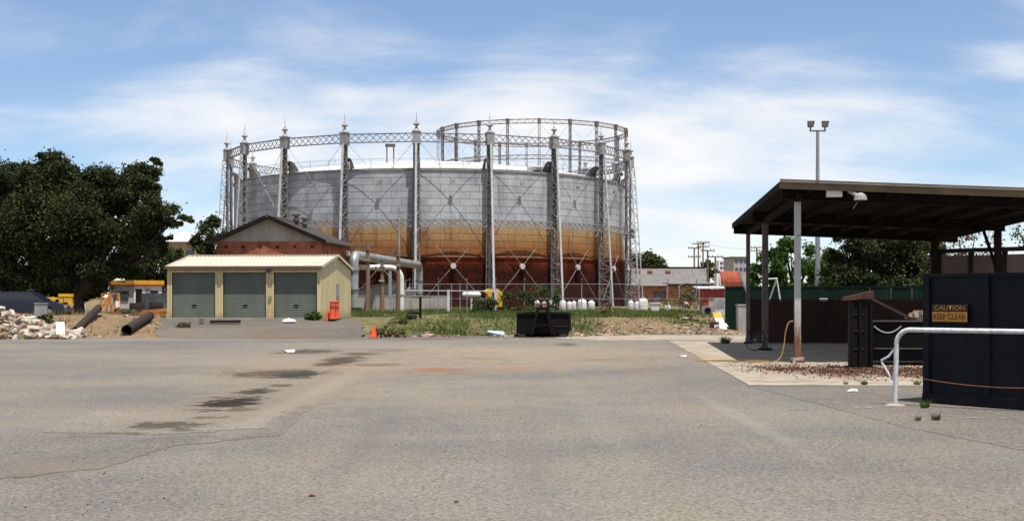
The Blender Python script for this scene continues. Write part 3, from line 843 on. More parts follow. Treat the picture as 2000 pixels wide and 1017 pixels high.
# ------------------------------------------------------------------ cream garage with three roller doors
def garage():
    s = 44.0
    x0, x1 = W(323, s), W(627, s)
    wid = x1 - x0
    rz = R(-5.2)
    g = thing('garage', 'cream steel garage with three grey green roller doors', 'garage', (x0, D(s) + 0.55, SHED_Z), rz)
    hw, dep = 2.33, 6.3
    pitch_h = 0.56
    # openings from the photo columns
    ops = [((330 - 323) / s, (418 - 323) / s), ((433 - 323) / s, (520 - 323) / s), ((535 - 323) / s, (624 - 323) / s - 0.05)]
    dh = 2.08
    f = MB()
    xs = [0.0]
    for a, b in ops: xs += [a, b]
    xs.append(wid)
    for i in range(0, len(xs), 2):
        f.corr((xs[i], 0, 0), (1, 0, 0), (0, 0, 1), xs[i + 1] - xs[i], dh, (0, -1, 0), 0.10, 0.018)
    f.corr((0, 0, dh), (1, 0, 0), (0, 0, 1), wid, hw - dh, (0, -1, 0), 0.10, 0.018)
    f.build('front_wall', M_CREAM, g)
    e = MB()
    n = 40
    for side_x, nx in ((wid, 1), (0, -1)):
        vs_, fs = [], []
        for i in range(n + 1):
            y = dep * i / n
            top = hw + pitch_h * (1 - abs(y / dep * 2 - 1)) - 0.01
            off = 0.014 * (i % 2)
            vs_ += [(side_x + nx * off, y, 0), (side_x + nx * off, y, top)]
        for i in range(n):
            fs.append((2 * i, 2 * i + 2, 2 * i + 3, 2 * i + 1))
        e.add(vs_, fs)
    e.add([(0, dep, 0), (wid, dep, 0), (wid, dep, hw), (0, dep, hw)], [(0, 1, 2, 3)])
    e.build('end_wall', M_CREAM, g)
    # corner flashings and jambs
    tr = MB()
    for x in (0.0, wid): tr.box((x, -0.012, hw / 2), (0.12, 0.05, hw))
    for a, b in ops:
        for x in (a - 0.03, b + 0.03): tr.box((x, -0.03, dh / 2), (0.07, 0.03, dh))
        tr.box(((a + b) / 2, -0.03, dh + 0.04), (b - a + 0.13, 0.032, 0.07))
    tr.build('trim', M_CREAM, g)
    for a, b in ops:
        d = MB(); nsl = 27
        vs_, fs = [], []
        prof = []
        for k in range(nsl):
            z0 = 0.03 + (dh - 0.05) * k / nsl; hh = (dh - 0.05) / nsl
            prof += [(0.10, z0), (0.078, z0 + hh * 0.3), (0.078, z0 + hh * 0.7)]
        prof.append((0.10, dh))
        for yy, z in prof: vs_ += [(a, yy, z), (b, yy, z)]
        fs = [(2 * i, 2 * i + 1, 2 * i + 3, 2 * i + 2) for i in range(len(prof) - 1)]
        d.add(vs_, fs)
        do = d.build('roller_door', M_GREEN, g)
        hd = MB(); hd.box(((a + b) / 2, 0.06, 0.62), (0.21, 0.04, 0.03)); hd.build('handle', M_BLACK, do)
        bt = MB(); bt.box(((a + b) / 2, 0.085, 0.03), (b - a - 0.01, 0.05, 0.055)); bt.build('bottom_rail', M_STEEL, do)
    fl = MB(); fl.b2((0, 0.12, -0.05), (wid, dep, 0.004)); fl.build('floor_slab', M_CONC, g)
    th = MB(); th.b2((-0.1, -0.55, -0.10), (wid + 0.1, -0.02, 0.035)); th.build('threshold', M_SLAB, g)
    rf = MB()
    ov = 0.10
    slope = math.hypot(dep / 2, pitch_h)
    dv = Vector((0, dep / 2, pitch_h)).normalized()
    rf.corr((-ov, -0.12 * dv.y, hw + 0.03 - 0.12 * dv.z), (1, 0, 0), dv, wid + 2 * ov, slope + 0.12, (0, -dv.z, dv.y), 0.19, 0.025)
    dv2 = Vector((0, -dep / 2, pitch_h)).normalized()
    rf.corr((-ov, dep + 0.12 * dv.y, hw + 0.03 - 0.12 * dv.z), (1, 0, 0), dv2, wid + 2 * ov, slope + 0.12, (0, dv.z, dv.y), 0.19, 0.025)
    ro = rf.build('roof', M_ROOFC, g)
    rd = MB(); rd.box((wid / 2, dep / 2, hw + pitch_h + 0.06), (wid + 0.22, 0.3, 0.03)); rd.build('ridge_cap', M_ROOFC, ro)
    bg = MB()
    for x in (wid + ov + 0.01, -ov - 0.01):
        bg.beam((x, -0.12, hw - 0.01), (x, dep / 2, hw + pitch_h + 0.03), 0.03, 0.12)
        bg.beam((x, dep + 0.12, hw - 0.01), (x, dep / 2, hw + pitch_h + 0.03), 0.03, 0.12)
    bg.build('barge_capping', M_ROOFC, ro)
    gt = MB(); gt.b2((-0.13, -0.24, hw - 0.09), (wid + 0.13, -0.125, hw + 0.03)); gt.build('gutter', M_BROWNT, ro)
    # narrow louvred window in the end wall
    wy = dep * 0.53
    wdw = MB(); wdw.b2((wid + 0.004, wy - 0.26, 0.72), (wid + 0.035, wy + 0.26, 1.62)); wo = wdw.build('window', M_STEEL, g)
    wg = MB(); wg.b2((wid + 0.036, wy - 0.2, 0.78), (wid + 0.044, wy + 0.2, 1.56)); wg.build('pane', M_GLASS, wo)
    lt = MB(); lt.tube([((525 - 323) / s, -0.03, hw - 0.16), ((525 - 323) / s, -0.17, hw - 0.17)], 0.10, 12); lt.build('wall_lamp', M_STEELD, g)
    sw = MB(); sw.box(((527.5 - 323) / s, -0.04, 0.95), (0.12, 0.06, 0.16)); sw.build('switch_box', M_STEEL, g)
garage()

# ------------------------------------------------------------------ brick building with a gable, behind the garage
def brick_building():
    s = 30.0
    x0 = W(423, s); wid = (632 - 423) / s
    g = thing('brick_building', 'red brick building with grey gable and dark roof behind the garage', 'building', (x0, D(s), 0.55), R(-5.2))
    ez = Z(472, s) - 0.55; az = Z(425, s) - 0.55; dep = 8.6
    w = MB()
    w.b2((0, 0, 0), (wid, dep, ez))
    w.build('wall', M_BRICK, g)
    gb = MB(); gb.prism([(0.02, ez + 0.002), (wid - 0.02, ez + 0.002), (wid / 2, az - 0.06)], 0.05, dep - 0.05); go = gb.build('gable', M_FIBRO, g)
    bt = MB(); bt.b2((wid / 2 - 0.03, 0.025, ez + 0.04), (wid / 2 + 0.03, 0.048, az - 0.25)); bt.build('batten', M_FIBRO, go)
    for k in range(6):
        v = MB(); x = wid * (0.09 + 0.164 * k); v.b2((x - 0.10, -0.015, ez - 0.42), (x + 0.10, 0.1, ez - 0.26)); v.build('air_brick', M_DRUST, g)
    rf = MB(); ov = 0.32
    for sgn in (0, 1):
        xa = -ov if sgn == 0 else wid + ov
        za = ez - 0.03
        nrow = 14
        for k in range(nrow):       # courses of sheet, each lapping the one below
            t0, t1 = k / nrow, (k + 1) / nrow + 0.01
            xx0, xx1 = xa + (wid / 2 - xa) * t0, xa + (wid / 2 - xa) * min(t1, 1)
            z0, z1 = za + (az - za) * t0 + 0.03, za + (az - za) * min(t1, 1)
            rf.add([(xx0, -0.42, z0), (xx1, -0.42, z1), (xx1, dep + 0.3, z1), (xx0, dep + 0.3, z0),
                    (xx0, -0.42, z0 + 0.06), (xx1, -0.42, z1 + 0.06), (xx1, dep + 0.3, z1 + 0.06), (xx0, dep + 0.3, z0 + 0.06)],
                   [(0, 1, 2, 3), (7, 6, 5, 4), (0, 4, 5, 1), (1, 5, 6, 2), (2, 6, 7, 3), (3, 7, 4, 0)])
    ro = rf.build('roof', M_DROOF, g)
    bg = MB()
    for xa in (-ov - 0.03, wid + ov + 0.03):
        bg.beam((xa, -0.45, ez - 0.06), (wid / 2, -0.45, az + 0.02), 0.06, 0.26)
    bg.build('barge_board', M_BEAM, ro)
    rd = MB(); rd.tube([(wid / 2, -0.5, az + 0.07), (wid / 2, dep + 0.35, az + 0.07)], 0.11, 8); rd.build('ridge_cap', M_DROOF, ro)
    for xa in (-ov - 0.10, wid + ov + 0.10):
        gt = MB(); gt.box((xa, dep / 2 - 0.05, ez - 0.04), (0.15, dep + 0.7, 0.13)); gt.build('gutter', M_STEELD, ro)
    for t in (0.24, 0.40):      # two turbine vents on the right slope
        x = wid / 2 + (wid / 2 + ov) * t * 0.95; z = az + (ez - 0.03 - az) * t * 0.95
        v = MB(); v.lathe([(0.14, -0.1), (0.14, 0.30), (0.22, 0.33), (0.24, 0.46), (0.20, 0.54), (0.12, 0.56), (0.12, 0.62), (0.27, 0.66), (0.27, 0.80), (0.18, 0.86)], (x, dep * 0.42, z), 12)
        v.build('roof_vent', M_STEELD, ro, smooth=True)
    lm = MB(); lm.lathe([(0.10, 0), (0.16, 0.08), (0.16, 0.3), (0.05, 0.36)], (wid + 0.28, dep * 0.75, ez - 0.75), 10); lm.build('wall_lamp', M_WHITE, g)
brick_building()

# ------------------------------------------------------------------ pipework and poles beside the garage
def pipes():
    s = 28.0
    x, y = W(691, s), D(s)
    r = 0.33
    zt_ = Z(498, s)
    xe, ye = W(819, 21.3), D(21.3)
    g = thing('gas_main', 'thick galvanised gas pipe rising, running back and dropping near the gasholder', 'pipe', (x, y, 0.55))
    d = Vector((xe - x, ye - y, 0)); ln = d.length; d.normalize()
    z = zt_ - 0.55
    rad = 0.7
    path = [(0, 0, 0.3), (0, 0, z - rad)]
    for i in range(1, 9):
        a = math.pi / 2 * i / 8
        path.append((d.x * rad * (1 - math.cos(a)), d.y * rad * (1 - math.cos(a)), z - rad + rad * math.sin(a)))
    for i in range(1, 9):
        a = math.pi / 2 * i / 8
        q = ln - rad + rad * math.sin(a)
        path.append((d.x * q, d.y * q, z - rad * (1 - math.cos(a))))
    path.append((d.x * ln, d.y * ln, 0.1))
    t = MB(); t.tube(path, r, 20); t.build('pipe', M_PIPE, g, smooth=True)
    def fl(p, axis, rr=0.41, th=0.07, m=M_STEELD):
        a = Vector(axis); p = Vector(p)
        f = MB(); f.tube([p - a * th / 2, p + a * th / 2], rr, 18); f.build('flange', m, g)
    for zz in (1.55, 2.9): fl((0, 0, zz), (0, 0, 1))
    for q in (0.3, 0.55, 0.8): fl((d.x * ln * q, d.y * ln * q, z), d, 0.355, 0.05, M_PIPE)
    for zz in (1.35, 2.5): fl((d.x * ln, d.y * ln, zz), (0, 0, 1), 0.42)
    p = MB(); p.box((0, 0, 0.06), (1.05, 0.9, 0.52)); p.build('plinth', M_DRUST, g)
    v = MB(); c = Vector((d.x * ln, d.y * ln, 0)) + Vector((-0.72, -0.6, 0)); v.tube([(c.x, c.y, 0.1), (c.x, c.y, 1.5)], 0.2, 14); v.lathe([(0.3, 1.1), (0.42, 1.45), (0.42, 1.75), (0.2, 2.0)], (c.x, c.y, 0), 14); v.tube([(c.x - 0.9, c.y, 1.6), (c.x, c.y, 1.6)], 0.06, 8)
    v.build('valve', M_PIPE, g, smooth=True)
    # thinner white pipe
    s = 27.0
    x, y = W(676, s), D(s)
    g2 = thing('branch_pipe', 'thinner white pipe from the brick building bending down to the ground', 'pipe', (x, y, 0.55))
    zz = Z(522, s) - 0.55; l = (784 - 676) / s; rad = 0.85
    path = [(0, 0, zz), (l - rad, 0, zz)]
    for i in range(1, 9):
        a = math.pi / 2 * i / 8
        path.append((l - rad + rad * math.sin(a), 0, zz - rad + rad * math.cos(a)))
    path.append((l, 0, -0.1))
    t = MB(); t.tube(path, 0.185, 18); t.build('pipe', M_PIPEW, g2, smooth=True)
    for px in (0.9, 2.2):
        f = MB(); f.tube([(px - 0.03, 0, zz), (px + 0.03, 0, zz)], 0.23, 16); f.build('flange', M_PIPE, g2)
    f = MB(); f.tube([(l, 0, 1.2), (l, 0, 1.26)], 0.24, 16); f.build('flange', M_PIPE, g2)
    # timber poles
    for px, top, base, s, arm, lab in ((718, 473, 610, 30.0, 0.7, 'tallest timber pole with short crossarm in front of the thick gas pipe'),
                                       (746, 514, 609, 29.5, 0.35, 'shortest timber pole, between the two taller ones by the pipes'),
                                       (777, 486, 607, 28.0, 0.75, 'timber pole with crossarm, rightmost of the three by the pipes')):
        x, y = W(px, s), D(s)
        g3 = thing('timber_pole', lab, 'pole', (x, y, 0.5), 0, 'timber poles by the pipes')
        h = Z(top, s) - 0.5
        t = MB(); t.tube([(0, 0, -0.3), (0.02, 0, h * 0.5), (0, 0, h)], [0.17, 0.14, 0.11], 9); t.build('shaft', M_TIMBER, g3, smooth=True)
        a = MB(); a.box((-0.1, -0.14, h - 0.45), (arm * 2, 0.09, 0.10)); ao = a.build('crossarm', M_TIMBER, g3)
        for q in (-0.8, 0.0, 0.7):
            i_ = MB(); i_.lathe([(0.02, 0), (0.06, 0.06), (0.05, 0.14), (0.07, 0.17), (0.03, 0.2)], (q * arm - 0.1, -0.14, h - 0.40), 8); i_.build('insulator', M_STEELD, ao)
        cl = MB(); cl.box((0, -0.16, h - 1.15), (0.36, 0.1, 0.12)); cl.build('clamp', M_STEEL, g3)
    s = 28.5
    t = thing('steel_post', 'plain grey steel post between the timber poles', 'post', (W(762, s), D(s), 0.5))
    m = MB(); m.box((0, 0, 1.45), (0.2, 0.2, 3.1)); m.build('shaft', M_GALV, t)
    m = MB(); m.box((0, 0, 3.05), (0.3, 0.3, 0.06)); m.build('cap_plate', M_GALV, t)
pipes()

def concrete_wall():
    s = 25.5
    x0, x1 = W(697, s), W(876, s); y = D(s)
    n = 5; w = (x1 - x0) / n
    g = thing('concrete_wall', 'low stained concrete wall behind the timber poles', 'wall', (x0, y, 0.45))
    for k in range(n):
        m = MB(); m.box((w * (k + 0.5), random.uniform(-0.01, 0.01), 0.60), (w - 0.03, 0.3, 1.20)); m.build('panel', M_CONC, g)
    c = MB(); c.box((w * n / 2, 0, 1.235), (w * n + 0.1, 0.36, 0.06)); c.build('coping', M_CONC, g)
    s = 24.0
    g = thing('lean_to', 'small grey sheet lean-to with sloping roof behind the concrete wall', 'shed', (W(700, s), D(s), 0.5))
    l = 90 / s
    m = MB(); m.corr((0, 0, 0), (1, 0, 0), (0, 0, 1), l, 1.75, (0, -1, 0), 0.2, 0.03); m.b2((0.02, 0.05, 0), (l - 0.02, 2.2, 1.7)); m.build('wall', M_STEEL, g)
    m = MB(); m.hexa([(-0.2, -0.3, 1.72), (l + 0.1, -0.3, 2.45), (l + 0.1, 2.4, 2.45), (-0.2, 2.4, 1.72), (-0.2, -0.3, 1.8), (l + 0.1, -0.3, 2.53), (l + 0.1, 2.4, 2.53), (-0.2, 2.4, 1.8)]); m.build('roof', M_STEELD, g)
    m = MB(); m.prism([(0.05, 1.72), (l - 0.03, 1.76), (l - 0.03, 2.42)], 0.03, 2.1); m.build('gable', M_FIBRO, g)
concrete_wall()

# ------------------------------------------------------------------ wire fence, gate frame, cylinders
def fences():
    s = 31.0; y = D(s)
    x0, x1 = W(800, s), W(1416, s)
    g = thing('chain_link_fence', 'chain link wire fence along the grass in front of the gasholder', 'fence', (0, y, 0.5))
    n = 11
    for k in range(n + 1):
        x = x0 + (x1 - x0) * k / n
        m = MB(); m.tube([(x, 0, -0.1), (x, 0, 1.95)], 0.03, 7); m.tube([(x, 0, 1.95), (x + 0.02, -0.25, 2.25)], 0.025, 6); m.build('post', M_GALV, g)
    m = MB()
    for z in (0.08, 1.0, 1.92): m.tube([(x0, 0, z), (x1, 0, z)], 0.009, 4)
    m.build('tension_wire', M_GALV, g)
    w = MB(); st = 0.19; hh = 1.85
    x = x0 - hh
    while x < x1:
        for sg in (1, -1):
            a, b = (x, 0.06), (x + hh, 0.06 + hh)
            xa, xb = max(a[0], x0), min(b[0], x1)
            if xb > xa:
                za, zb = 0.06 + (xa - x), 0.06 + (xb - x)
                if sg < 0: za, zb = 0.06 + hh - (xa - x), 0.06 + hh - (xb - x)
                w.beam((xa, 0.004 * sg, za), (xb, 0.004 * sg, zb), 0.005)
        x += st
    w.build('wire_mesh', M_STEELD, g)
    # white steel gate frame
    s = 32.0
    g = thing('gate_frame', 'white steel frame with two posts and a long top pipe by the fence', 'frame', (W(876, s), D(s), 0.5))
    wd = 92 / s
    for x in (0, wd):
        m = MB(); m.box((x, 0, 0.78), (0.16, 0.14, 1.56)); m.build('post', M_STEELL, g)
    m = MB(); m.tube([(-2.7, 0, 1.50), (wd, 0, 1.46)], 0.022, 8); m.build('top_pipe', M_STEELL, g)
    for x in (0.18, 0.7, wd - 0.2):
        m = MB(); m.tube([(x, 0.05, 0), (x, 0.05, 1.95)], 0.025, 6); m.build('upright', M_GALV, g)
    # white vessel on a stand
    s = 29.5
    g = thing('pressure_vessel', 'white capsule tank on a single stand inside the gate frame', 'tank', (W(921, s), D(s), 0.5))
    m = MB(); m.tube([(-0.62, 0, 1.28), (-0.58, 0, 1.28), (-0.5, 0, 1.28), (0.5, 0, 1.28), (0.58, 0, 1.28), (0.62, 0, 1.28)], [0.05, 0.12, 0.16, 0.16, 0.12, 0.05], 14); m.build('drum', M_WHITE, g, smooth=True)
    m = MB(); m.box((0, 0, 0.56), (0.14, 0.14, 1.12)); m.build('stand', M_STEELL, g)
    m = MB(); m.box((0, 0, 0.04), (0.5, 0.4, 0.08)); m.build('base', M_CONC, g)
    # yellow machine behind the bushes
    s = 29.0
    g = thing('yellow_machine', 'small yellow machine cab half hidden by bushes at the fence', 'machine', (W(964, s), D(s) + 0.5, 0.5), R(10))
    m = MB(); m.prism([(-0.55, 0.45), (0.5, 0.45), (0.55, 1.35), (0.25, 1.66), (-0.35, 1.66), (-0.72, 1.50), (-0.45, 1.30)], -0.5, 0.5); m.build('body', M_YEL, g)
    m = MB(); m.prism([(-0.36, 0.8), (0.08, 0.8), (0.08, 1.42), (-0.16, 1.42)], -0.51, -0.503); m.build('window', M_GLASS, g)
    m = MB(); m.box((0, 0, 0.3), (1.2, 1.1, 0.28)); m.build('chassis', M_BLACK, g)
    for x in (-0.4, 0.4):
        m = MB(); m.tube([(x, -0.62, 0.22), (x, -0.45, 0.22)], 0.22, 14); m.build('wheel', M_RUBBER, g)
    # gas cylinders
    s = 27.5; y = D(s)
    items = [(1049, 586, 0.17, 'small white gas cylinder behind the black bin, leftmost of the row'), (1063, 588, 0.15, 'white gas cylinder second from the left of the row'),
             (1078, 585, 0.22, 'white gas cylinder above the right part of the black bin'), (1099, 585, 0.24, 'white gas cylinder just right of the raking column foot'),
             (1112, 588, 0.19, 'dull white gas cylinder, left one of the tight trio'), (1121, 587, 0.17, 'dull white gas cylinder in the middle of the tight trio'),
             (1137, 583, 0.33, 'broad white domed gas tank beside the brown bush'), (1155, 586, 0.25, 'white gas cylinder directly left of the brown bush'),
             (1232, 586, 0.21, 'white gas cylinder at the foot of the right-hand lattice column'), (1244, 588, 0.17, 'slim white gas cylinder touching the large right-hand tank'),
             (1256, 581, 0.35, 'large white domed gas tank right of the gasholder'), (1303, 590, 0.26, 'white gas cylinder half hidden by weeds right of the white tub'),
             (1338, 588, 0.22, 'greyish white gas cylinder, rightmost along the fence')]
    for i, (px, top, r, lab) in enumerate(items):
        h = Z(top, s) - 0.52; yy = y + (i % 3) * 0.35
        g = thing('gas_cylinder', lab, 'gas cylinder', (W(px, F / yy), yy, 0.5), random.uniform(0, 6), 'gas cylinders along the fence')
        m = MB(); m.lathe([(r * 0.8, 0), (r, 0.06), (r, h - r * 0.75), (r * 0.93, h - r * 0.45), (r * 0.72, h - r * 0.2), (r * 0.35, h - 0.04)], (0, 0, 0), 18); m.build('body', M_CYL, g, smooth=True)
        m = MB(); m.lathe([(r * 0.42, h - 0.09), (r * 0.42, h + 0.05), (r * 0.36, h + 0.05)], (0, 0, 0), 12); m.build('collar', M_STEELL, g)
        m = MB(); m.lathe([(r * 1.01, h * 0.45), (r * 1.015, h * 0.47), (r * 1.01, h * 0.49)], (0, 0, 0), 18); m.build('weld_band', M_STEELL, g)
    s = 29.0
    g = thing('plastic_tub', 'tilted white plastic tub standing at the wire fence', 'tub', (W(1279, s), D(s), 0.48), 0)
    m = MB(); m.hexa([(-0.2, -0.25, 0), (0.25, -0.25, 0.03), (0.25, 0.25, 0.03), (-0.2, 0.25, 0), (-0.34, -0.32, 0.68), (0.3, -0.32, 0.72), (0.3, 0.32, 0.72), (-0.34, 0.32, 0.68)]); m.build('body', M_WHITE, g)
    m = MB(); m.box((-0.02, 0, 0.72), (0.72, 0.72, 0.05)); m.build('rim', M_WHITE, g)
    g = thing('grey_drum', 'dark grey drum standing behind the white plastic tub', 'drum', (W(1280, 28.0), D(28.0), 0.5))
    m = MB(); m.lathe([(0.33, 0), (0.34, 0.3), (0.36, 0.32), (0.34, 0.34), (0.34, 0.7), (0.36, 0.72), (0.34, 0.74), (0.33, 1.1), (0.29, 1.1)], (0, 0, 0), 18); m.build('body', M_STEELD, g, smooth=True)
fences()

# ------------------------------------------------------------------ black hook-lift bin in the yard
def hook_bin():
    s = 48.5
    g = thing('hook_lift_bin', 'low black open bin with a triangular lifting frame in the yard', 'bin', (W(1059, s), D(s) - 0.6, 0.0), R(-4))
    w, dep, h = 1.98, 3.6, 0.90
    m = MB()
    t = 0.05
    m.b2((-w / 2, 0, 0.16), (w / 2, dep, 0.22))
    m.b2((-w / 2, 0, 0.222), (w / 2, t, h)); m.b2((-w / 2, dep - t, 0.222), (w / 2, dep, h))
    m.b2((-w / 2, t + .002, 0.222), (-w / 2 + t, dep - t - .002, h)); m.b2((w / 2 - t, t + .002, 0.222), (w / 2, dep - t - .002, h))
    m.build('tub', M_BLACK, g)
    r = MB()
    r.b2((-w / 2 - 0.04, -0.05, h + 0.002), (w / 2 + 0.04, 0.07, h + 0.07)); r.b2((-w / 2 - 0.04, dep - 0.07, h + 0.002), (w / 2 + 0.04, dep + 0.05, h + 0.07))
    for x in (-1, 1): r.b2((x * w / 2 - 0.06, 0.072, h + 0.002), (x * w / 2 + 0.06, dep - 0.072, h + 0.068))
    r.build('top_rail', M_BLACK, g)
    for k in range(6):
        y = 0.3 + k * 0.6
        for x in (-1, 1):
            rb = MB(); rb.b2((x * (w / 2 + 0.003), y - 0.04, 0.2), (x * (w / 2 + 0.06), y + 0.04, h - 0.003)); rb.build('rib', M_BLACK, g)
    fr = MB()
    fr.beam((-0.42, -0.10, 0.10), (-0.17, -0.08, h + 0.28), 0.12, 0.12); fr.beam((0.42, -0.10, 0.10), (0.17, -0.08, h + 0.28), 0.12, 0.12)
    fr.beam((-0.24, -0.08, h + 0.25), (0.24, -0.08, h + 0.25), 0.12, 0.12)
    fr.beam((-0.3, -0.09, 0.5), (0.3, -0.09, 0.5), 0.10, 0.08)
    fo = fr.build('lifting_frame', M_BLACK, g)
    hk = MB(); hk.tube([(-0.15, -0.09, h + 0.31), (-0.13, -0.09, h + 0.42), (0.13, -0.09, h + 0.42), (0.15, -0.09, h + 0.31)], 0.035, 8); hk.build('hook_bar', M_RUST, fo)
    ru = MB()
    for x in (-0.45, 0.45): ru.b2((x - 0.07, -0.05, 0.03), (x + 0.07, dep, 0.158))
    ru.build('runner', M_BLACK, g)
    for x in (-0.8, 0.8):
        rl = MB(); rl.tube([(x - 0.12, 0.15, 0.085), (x + 0.12, 0.15, 0.085)], 0.085, 12); rl.build('roller', M_STEELD, g)
    rail = MB(); rail.b2((0.45, -0.02, 0.42), (w / 2 - 0.02, -0.002, 0.46)); rail.build('front_strap', M_DRUST, g)
hook_bin()

# ------------------------------------------------------------------ canopy on the right
def canopy():
    P0 = Vector((6.96, 31.2)); a = R(-5.1)
    g = thing('canopy', 'open shelter with dark flat roof on steel posts at the right', 'shelter', (P0.x, P0.y, 0.0), a)
    u0, u1, v0, v1 = -0.52, 7.1, -0.75, 13.0
    def zr(u, v): return 4.33 - 0.015 * (v - v0) - 0.044 * (u - u0)
    th = 0.06
    m = MB()
    dz = Vector((0, 1, -0.015)).normalized(); du = Vector((1, 0, -0.044)).normalized()
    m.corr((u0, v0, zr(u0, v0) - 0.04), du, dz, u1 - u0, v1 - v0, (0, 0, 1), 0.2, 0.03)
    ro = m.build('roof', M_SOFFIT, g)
    f = MB()
    def strip(ua, va, ub, vb, h, off):
        du_, dv_ = (ub - ua), (vb - va); L = math.hypot(du_, dv_); nx, ny = -dv_ / L * off, du_ / L * off
        za, zb = zr(ua, va) + 0.02, zr(ub, vb) + 0.02
        f.hexa([(ua, va, za - h), (ub, vb, zb - h), (ub + nx, vb + ny, zb - h), (ua + nx, va + ny, za - h), (ua, va, za), (ub, vb, zb), (ub + nx, vb + ny, zb), (ua + nx, va + ny, za)])
    strip(u0, v0, u1, v0, 0.17, -0.05)
    f.build('front_fascia', M_FASCIA, ro); f = MB()
    strip(u0, v1, u0, v0, 0.17, 0.05)
    strip(u1, v0, u1, v1, 0.17, -0.05)
    strip(u1, v1, u0, v1, 0.17, -0.05)
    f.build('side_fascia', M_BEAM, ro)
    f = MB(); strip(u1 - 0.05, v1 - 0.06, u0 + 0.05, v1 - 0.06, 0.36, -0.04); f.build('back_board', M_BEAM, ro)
    gt = MB(); z = zr(u0, v0) + 0.075
    gt.hexa([(u0, v0 - 0.10, z - 0.05), (u1, v0 - 0.10, zr(u1, v0) + 0.025), (u1, v0 - 0.05, zr(u1, v0) + 0.025), (u0, v0 - 0.05, z - 0.05), (u0, v0 - 0.10, z), (u1, v0 - 0.10, zr(u1, v0) + 0.075), (u1, v0 - 0.05, zr(u1, v0) + 0.075), (u0, v0 - 0.05, z)])
    gt.build('edge_capping', M_FASCIA, ro)
    bm_ = []
    for v in (0.0, 7.3, 12.7):
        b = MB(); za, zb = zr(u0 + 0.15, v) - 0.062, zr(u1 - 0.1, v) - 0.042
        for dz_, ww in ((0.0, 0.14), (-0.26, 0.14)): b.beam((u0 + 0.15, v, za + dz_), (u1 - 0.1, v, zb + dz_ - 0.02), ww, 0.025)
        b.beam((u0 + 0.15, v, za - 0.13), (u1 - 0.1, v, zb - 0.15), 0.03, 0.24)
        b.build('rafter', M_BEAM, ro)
    for u in np.arange(0.2, 7.0, 0.95):
        b = MB(); b.beam((u, v0 + 0.08, zr(u, v0) - 0.13), (u, v1 - 0.08, zr(u, v1) - 0.13), 0.06, 0.14); b.build('purlin', M_BEAM, ro)
    for u in (0.0, 6.2):
        b = MB(); b.beam((u, v0 + 0.3, zr(u, v0) - 0.30), (u, v1 - 0.1, zr(u, v1) - 0.30), 0.10, 0.18); b.build('side_beam', M_BEAM, ro)
    for u, v, mt, wd in ((0, 0, M_POST, 0.145), (0, 7.3, M_POSTD, 0.17), (0, 12.7, M_POSTD, 0.13), (6.2, 5.2, M_BEAM, 0.17), (6.2, 12.7, M_BEAM, 0.17)):
        p = MB(); hgt = zr(u, v) - 0.40
        p.box((u, v, hgt / 2 + 0.02), (wd, wd, hgt)); po = p.build('post', mt, g)
        b = MB(); b.box((u, v, 0.045), (wd * 2.2, wd * 2.2, 0.05)); b.build('base_plate', M_RUST if mt is M_POST else M_BEAM, po)
        if mt is M_POST:
            cn = MB(); cn.box((u - 0.02, v - 0.02, 0.07), (0.26, 0.26, 0.13), 0.2, 0.02); cn.build('concrete_collar', M_CONC, po)
    # braces at the right-hand posts
    for q0, q1 in (((6.2, 5.2, 2.3), (6.2, 6.6, 3.5)), ((6.2, 12.7, 2.9), (6.2, 11.9, 3.6))):
        b = MB(); b.beam(q0, q1, 0.07); b.build('brace', M_BEAM, g)
    # fluorescent box and floodlight under the front edge
    l = MB(); l.box((0.78, v0 + 0.15, zr(0.8, v0) - 0.20), (0.36, 0.16, 0.17)); l.build('light_box', M_WHITE, ro)
    l = MB(); l.tube([(1.10, v0 + 0.05, zr(1, v0) - 0.14), (1.28, v0 - 0.02, zr(1, v0) - 0.25)], 0.05, 8); l.lathe([(0.05, 0.0), (0.13, -0.06), (0.16, -0.17)], (1.36, v0 - 0.05, zr(1, v0) - 0.20), 12); l.build('flood_lamp', M_CAST, ro)
    wr = MB(); wr.tube([(1.3, v0, zr(1, v0) - 0.42), (1.24, v0, zr(1, v0) - 0.5), (1.2, v0, zr(1, v0) - 0.58)], 0.008, 5); wr.build('loose_wire', M_STEEL, ro)
    # low brown wall across the back
    c, s_ = math.cos(a), math.sin(a)
    def wp(u, v): return (P0.x + u * c - v * s_, P0.y + u * s_ + v * c, 0)
    w = thing('brown_wall', 'low brown sheet wall along the back of the shelter', 'wall', wp(0.05, 12.95), a)
    for k in range(11):
        m = MB(); m.corr((k * 0.78, -0.01 * (k % 2), 0.02), (1, 0, 0), (0, 0, 1), 0.79, 1.46, (0, -1, 0), 0.13, 0.02); m.build('sheet', M_BRWALL, w)
    m = MB(); m.b2((0, -0.05, 1.485), (8.6, 0.05, 1.53)); m.build('capping', M_BRWALL, w)
    m = MB()
    for k in range(6): m.box((0.1 + k * 1.68, 0.08, 0.75), (0.08, 0.08, 1.45))
    m.build('framing', M_BEAM, w)
    # wire on top of the wall, right part
    m = MB()
    for px in (4.1, 4.8, 5.5): m.tube([(px, 0.05, 1.53), (px, 0.05, 1.92)], 0.02, 6)
    m.build('spike', M_GALV, w)
    # taller panelled wall on the far right
    q = thing('panelled_wall', 'tall dull pink panelled wall behind the navy bin', 'wall', (W(1834, 57.0), D(57.0), 0.0), R(-50))
    L_, hh = 11.0, 3.1
    for k in range(9):
        m = MB(); m.b2((k * 1.2 + 0.07, 0.0, 0.05), (k * 1.2 + 1.13, 0.05, hh - 0.1)); m.build('panel', M_PANEL, q)
        m = MB(); m.b2((k * 1.2 - 0.065, -0.06, 0), (k * 1.2 + 0.065, 0.09, hh)); m.build('stud', M_BEAM, q)
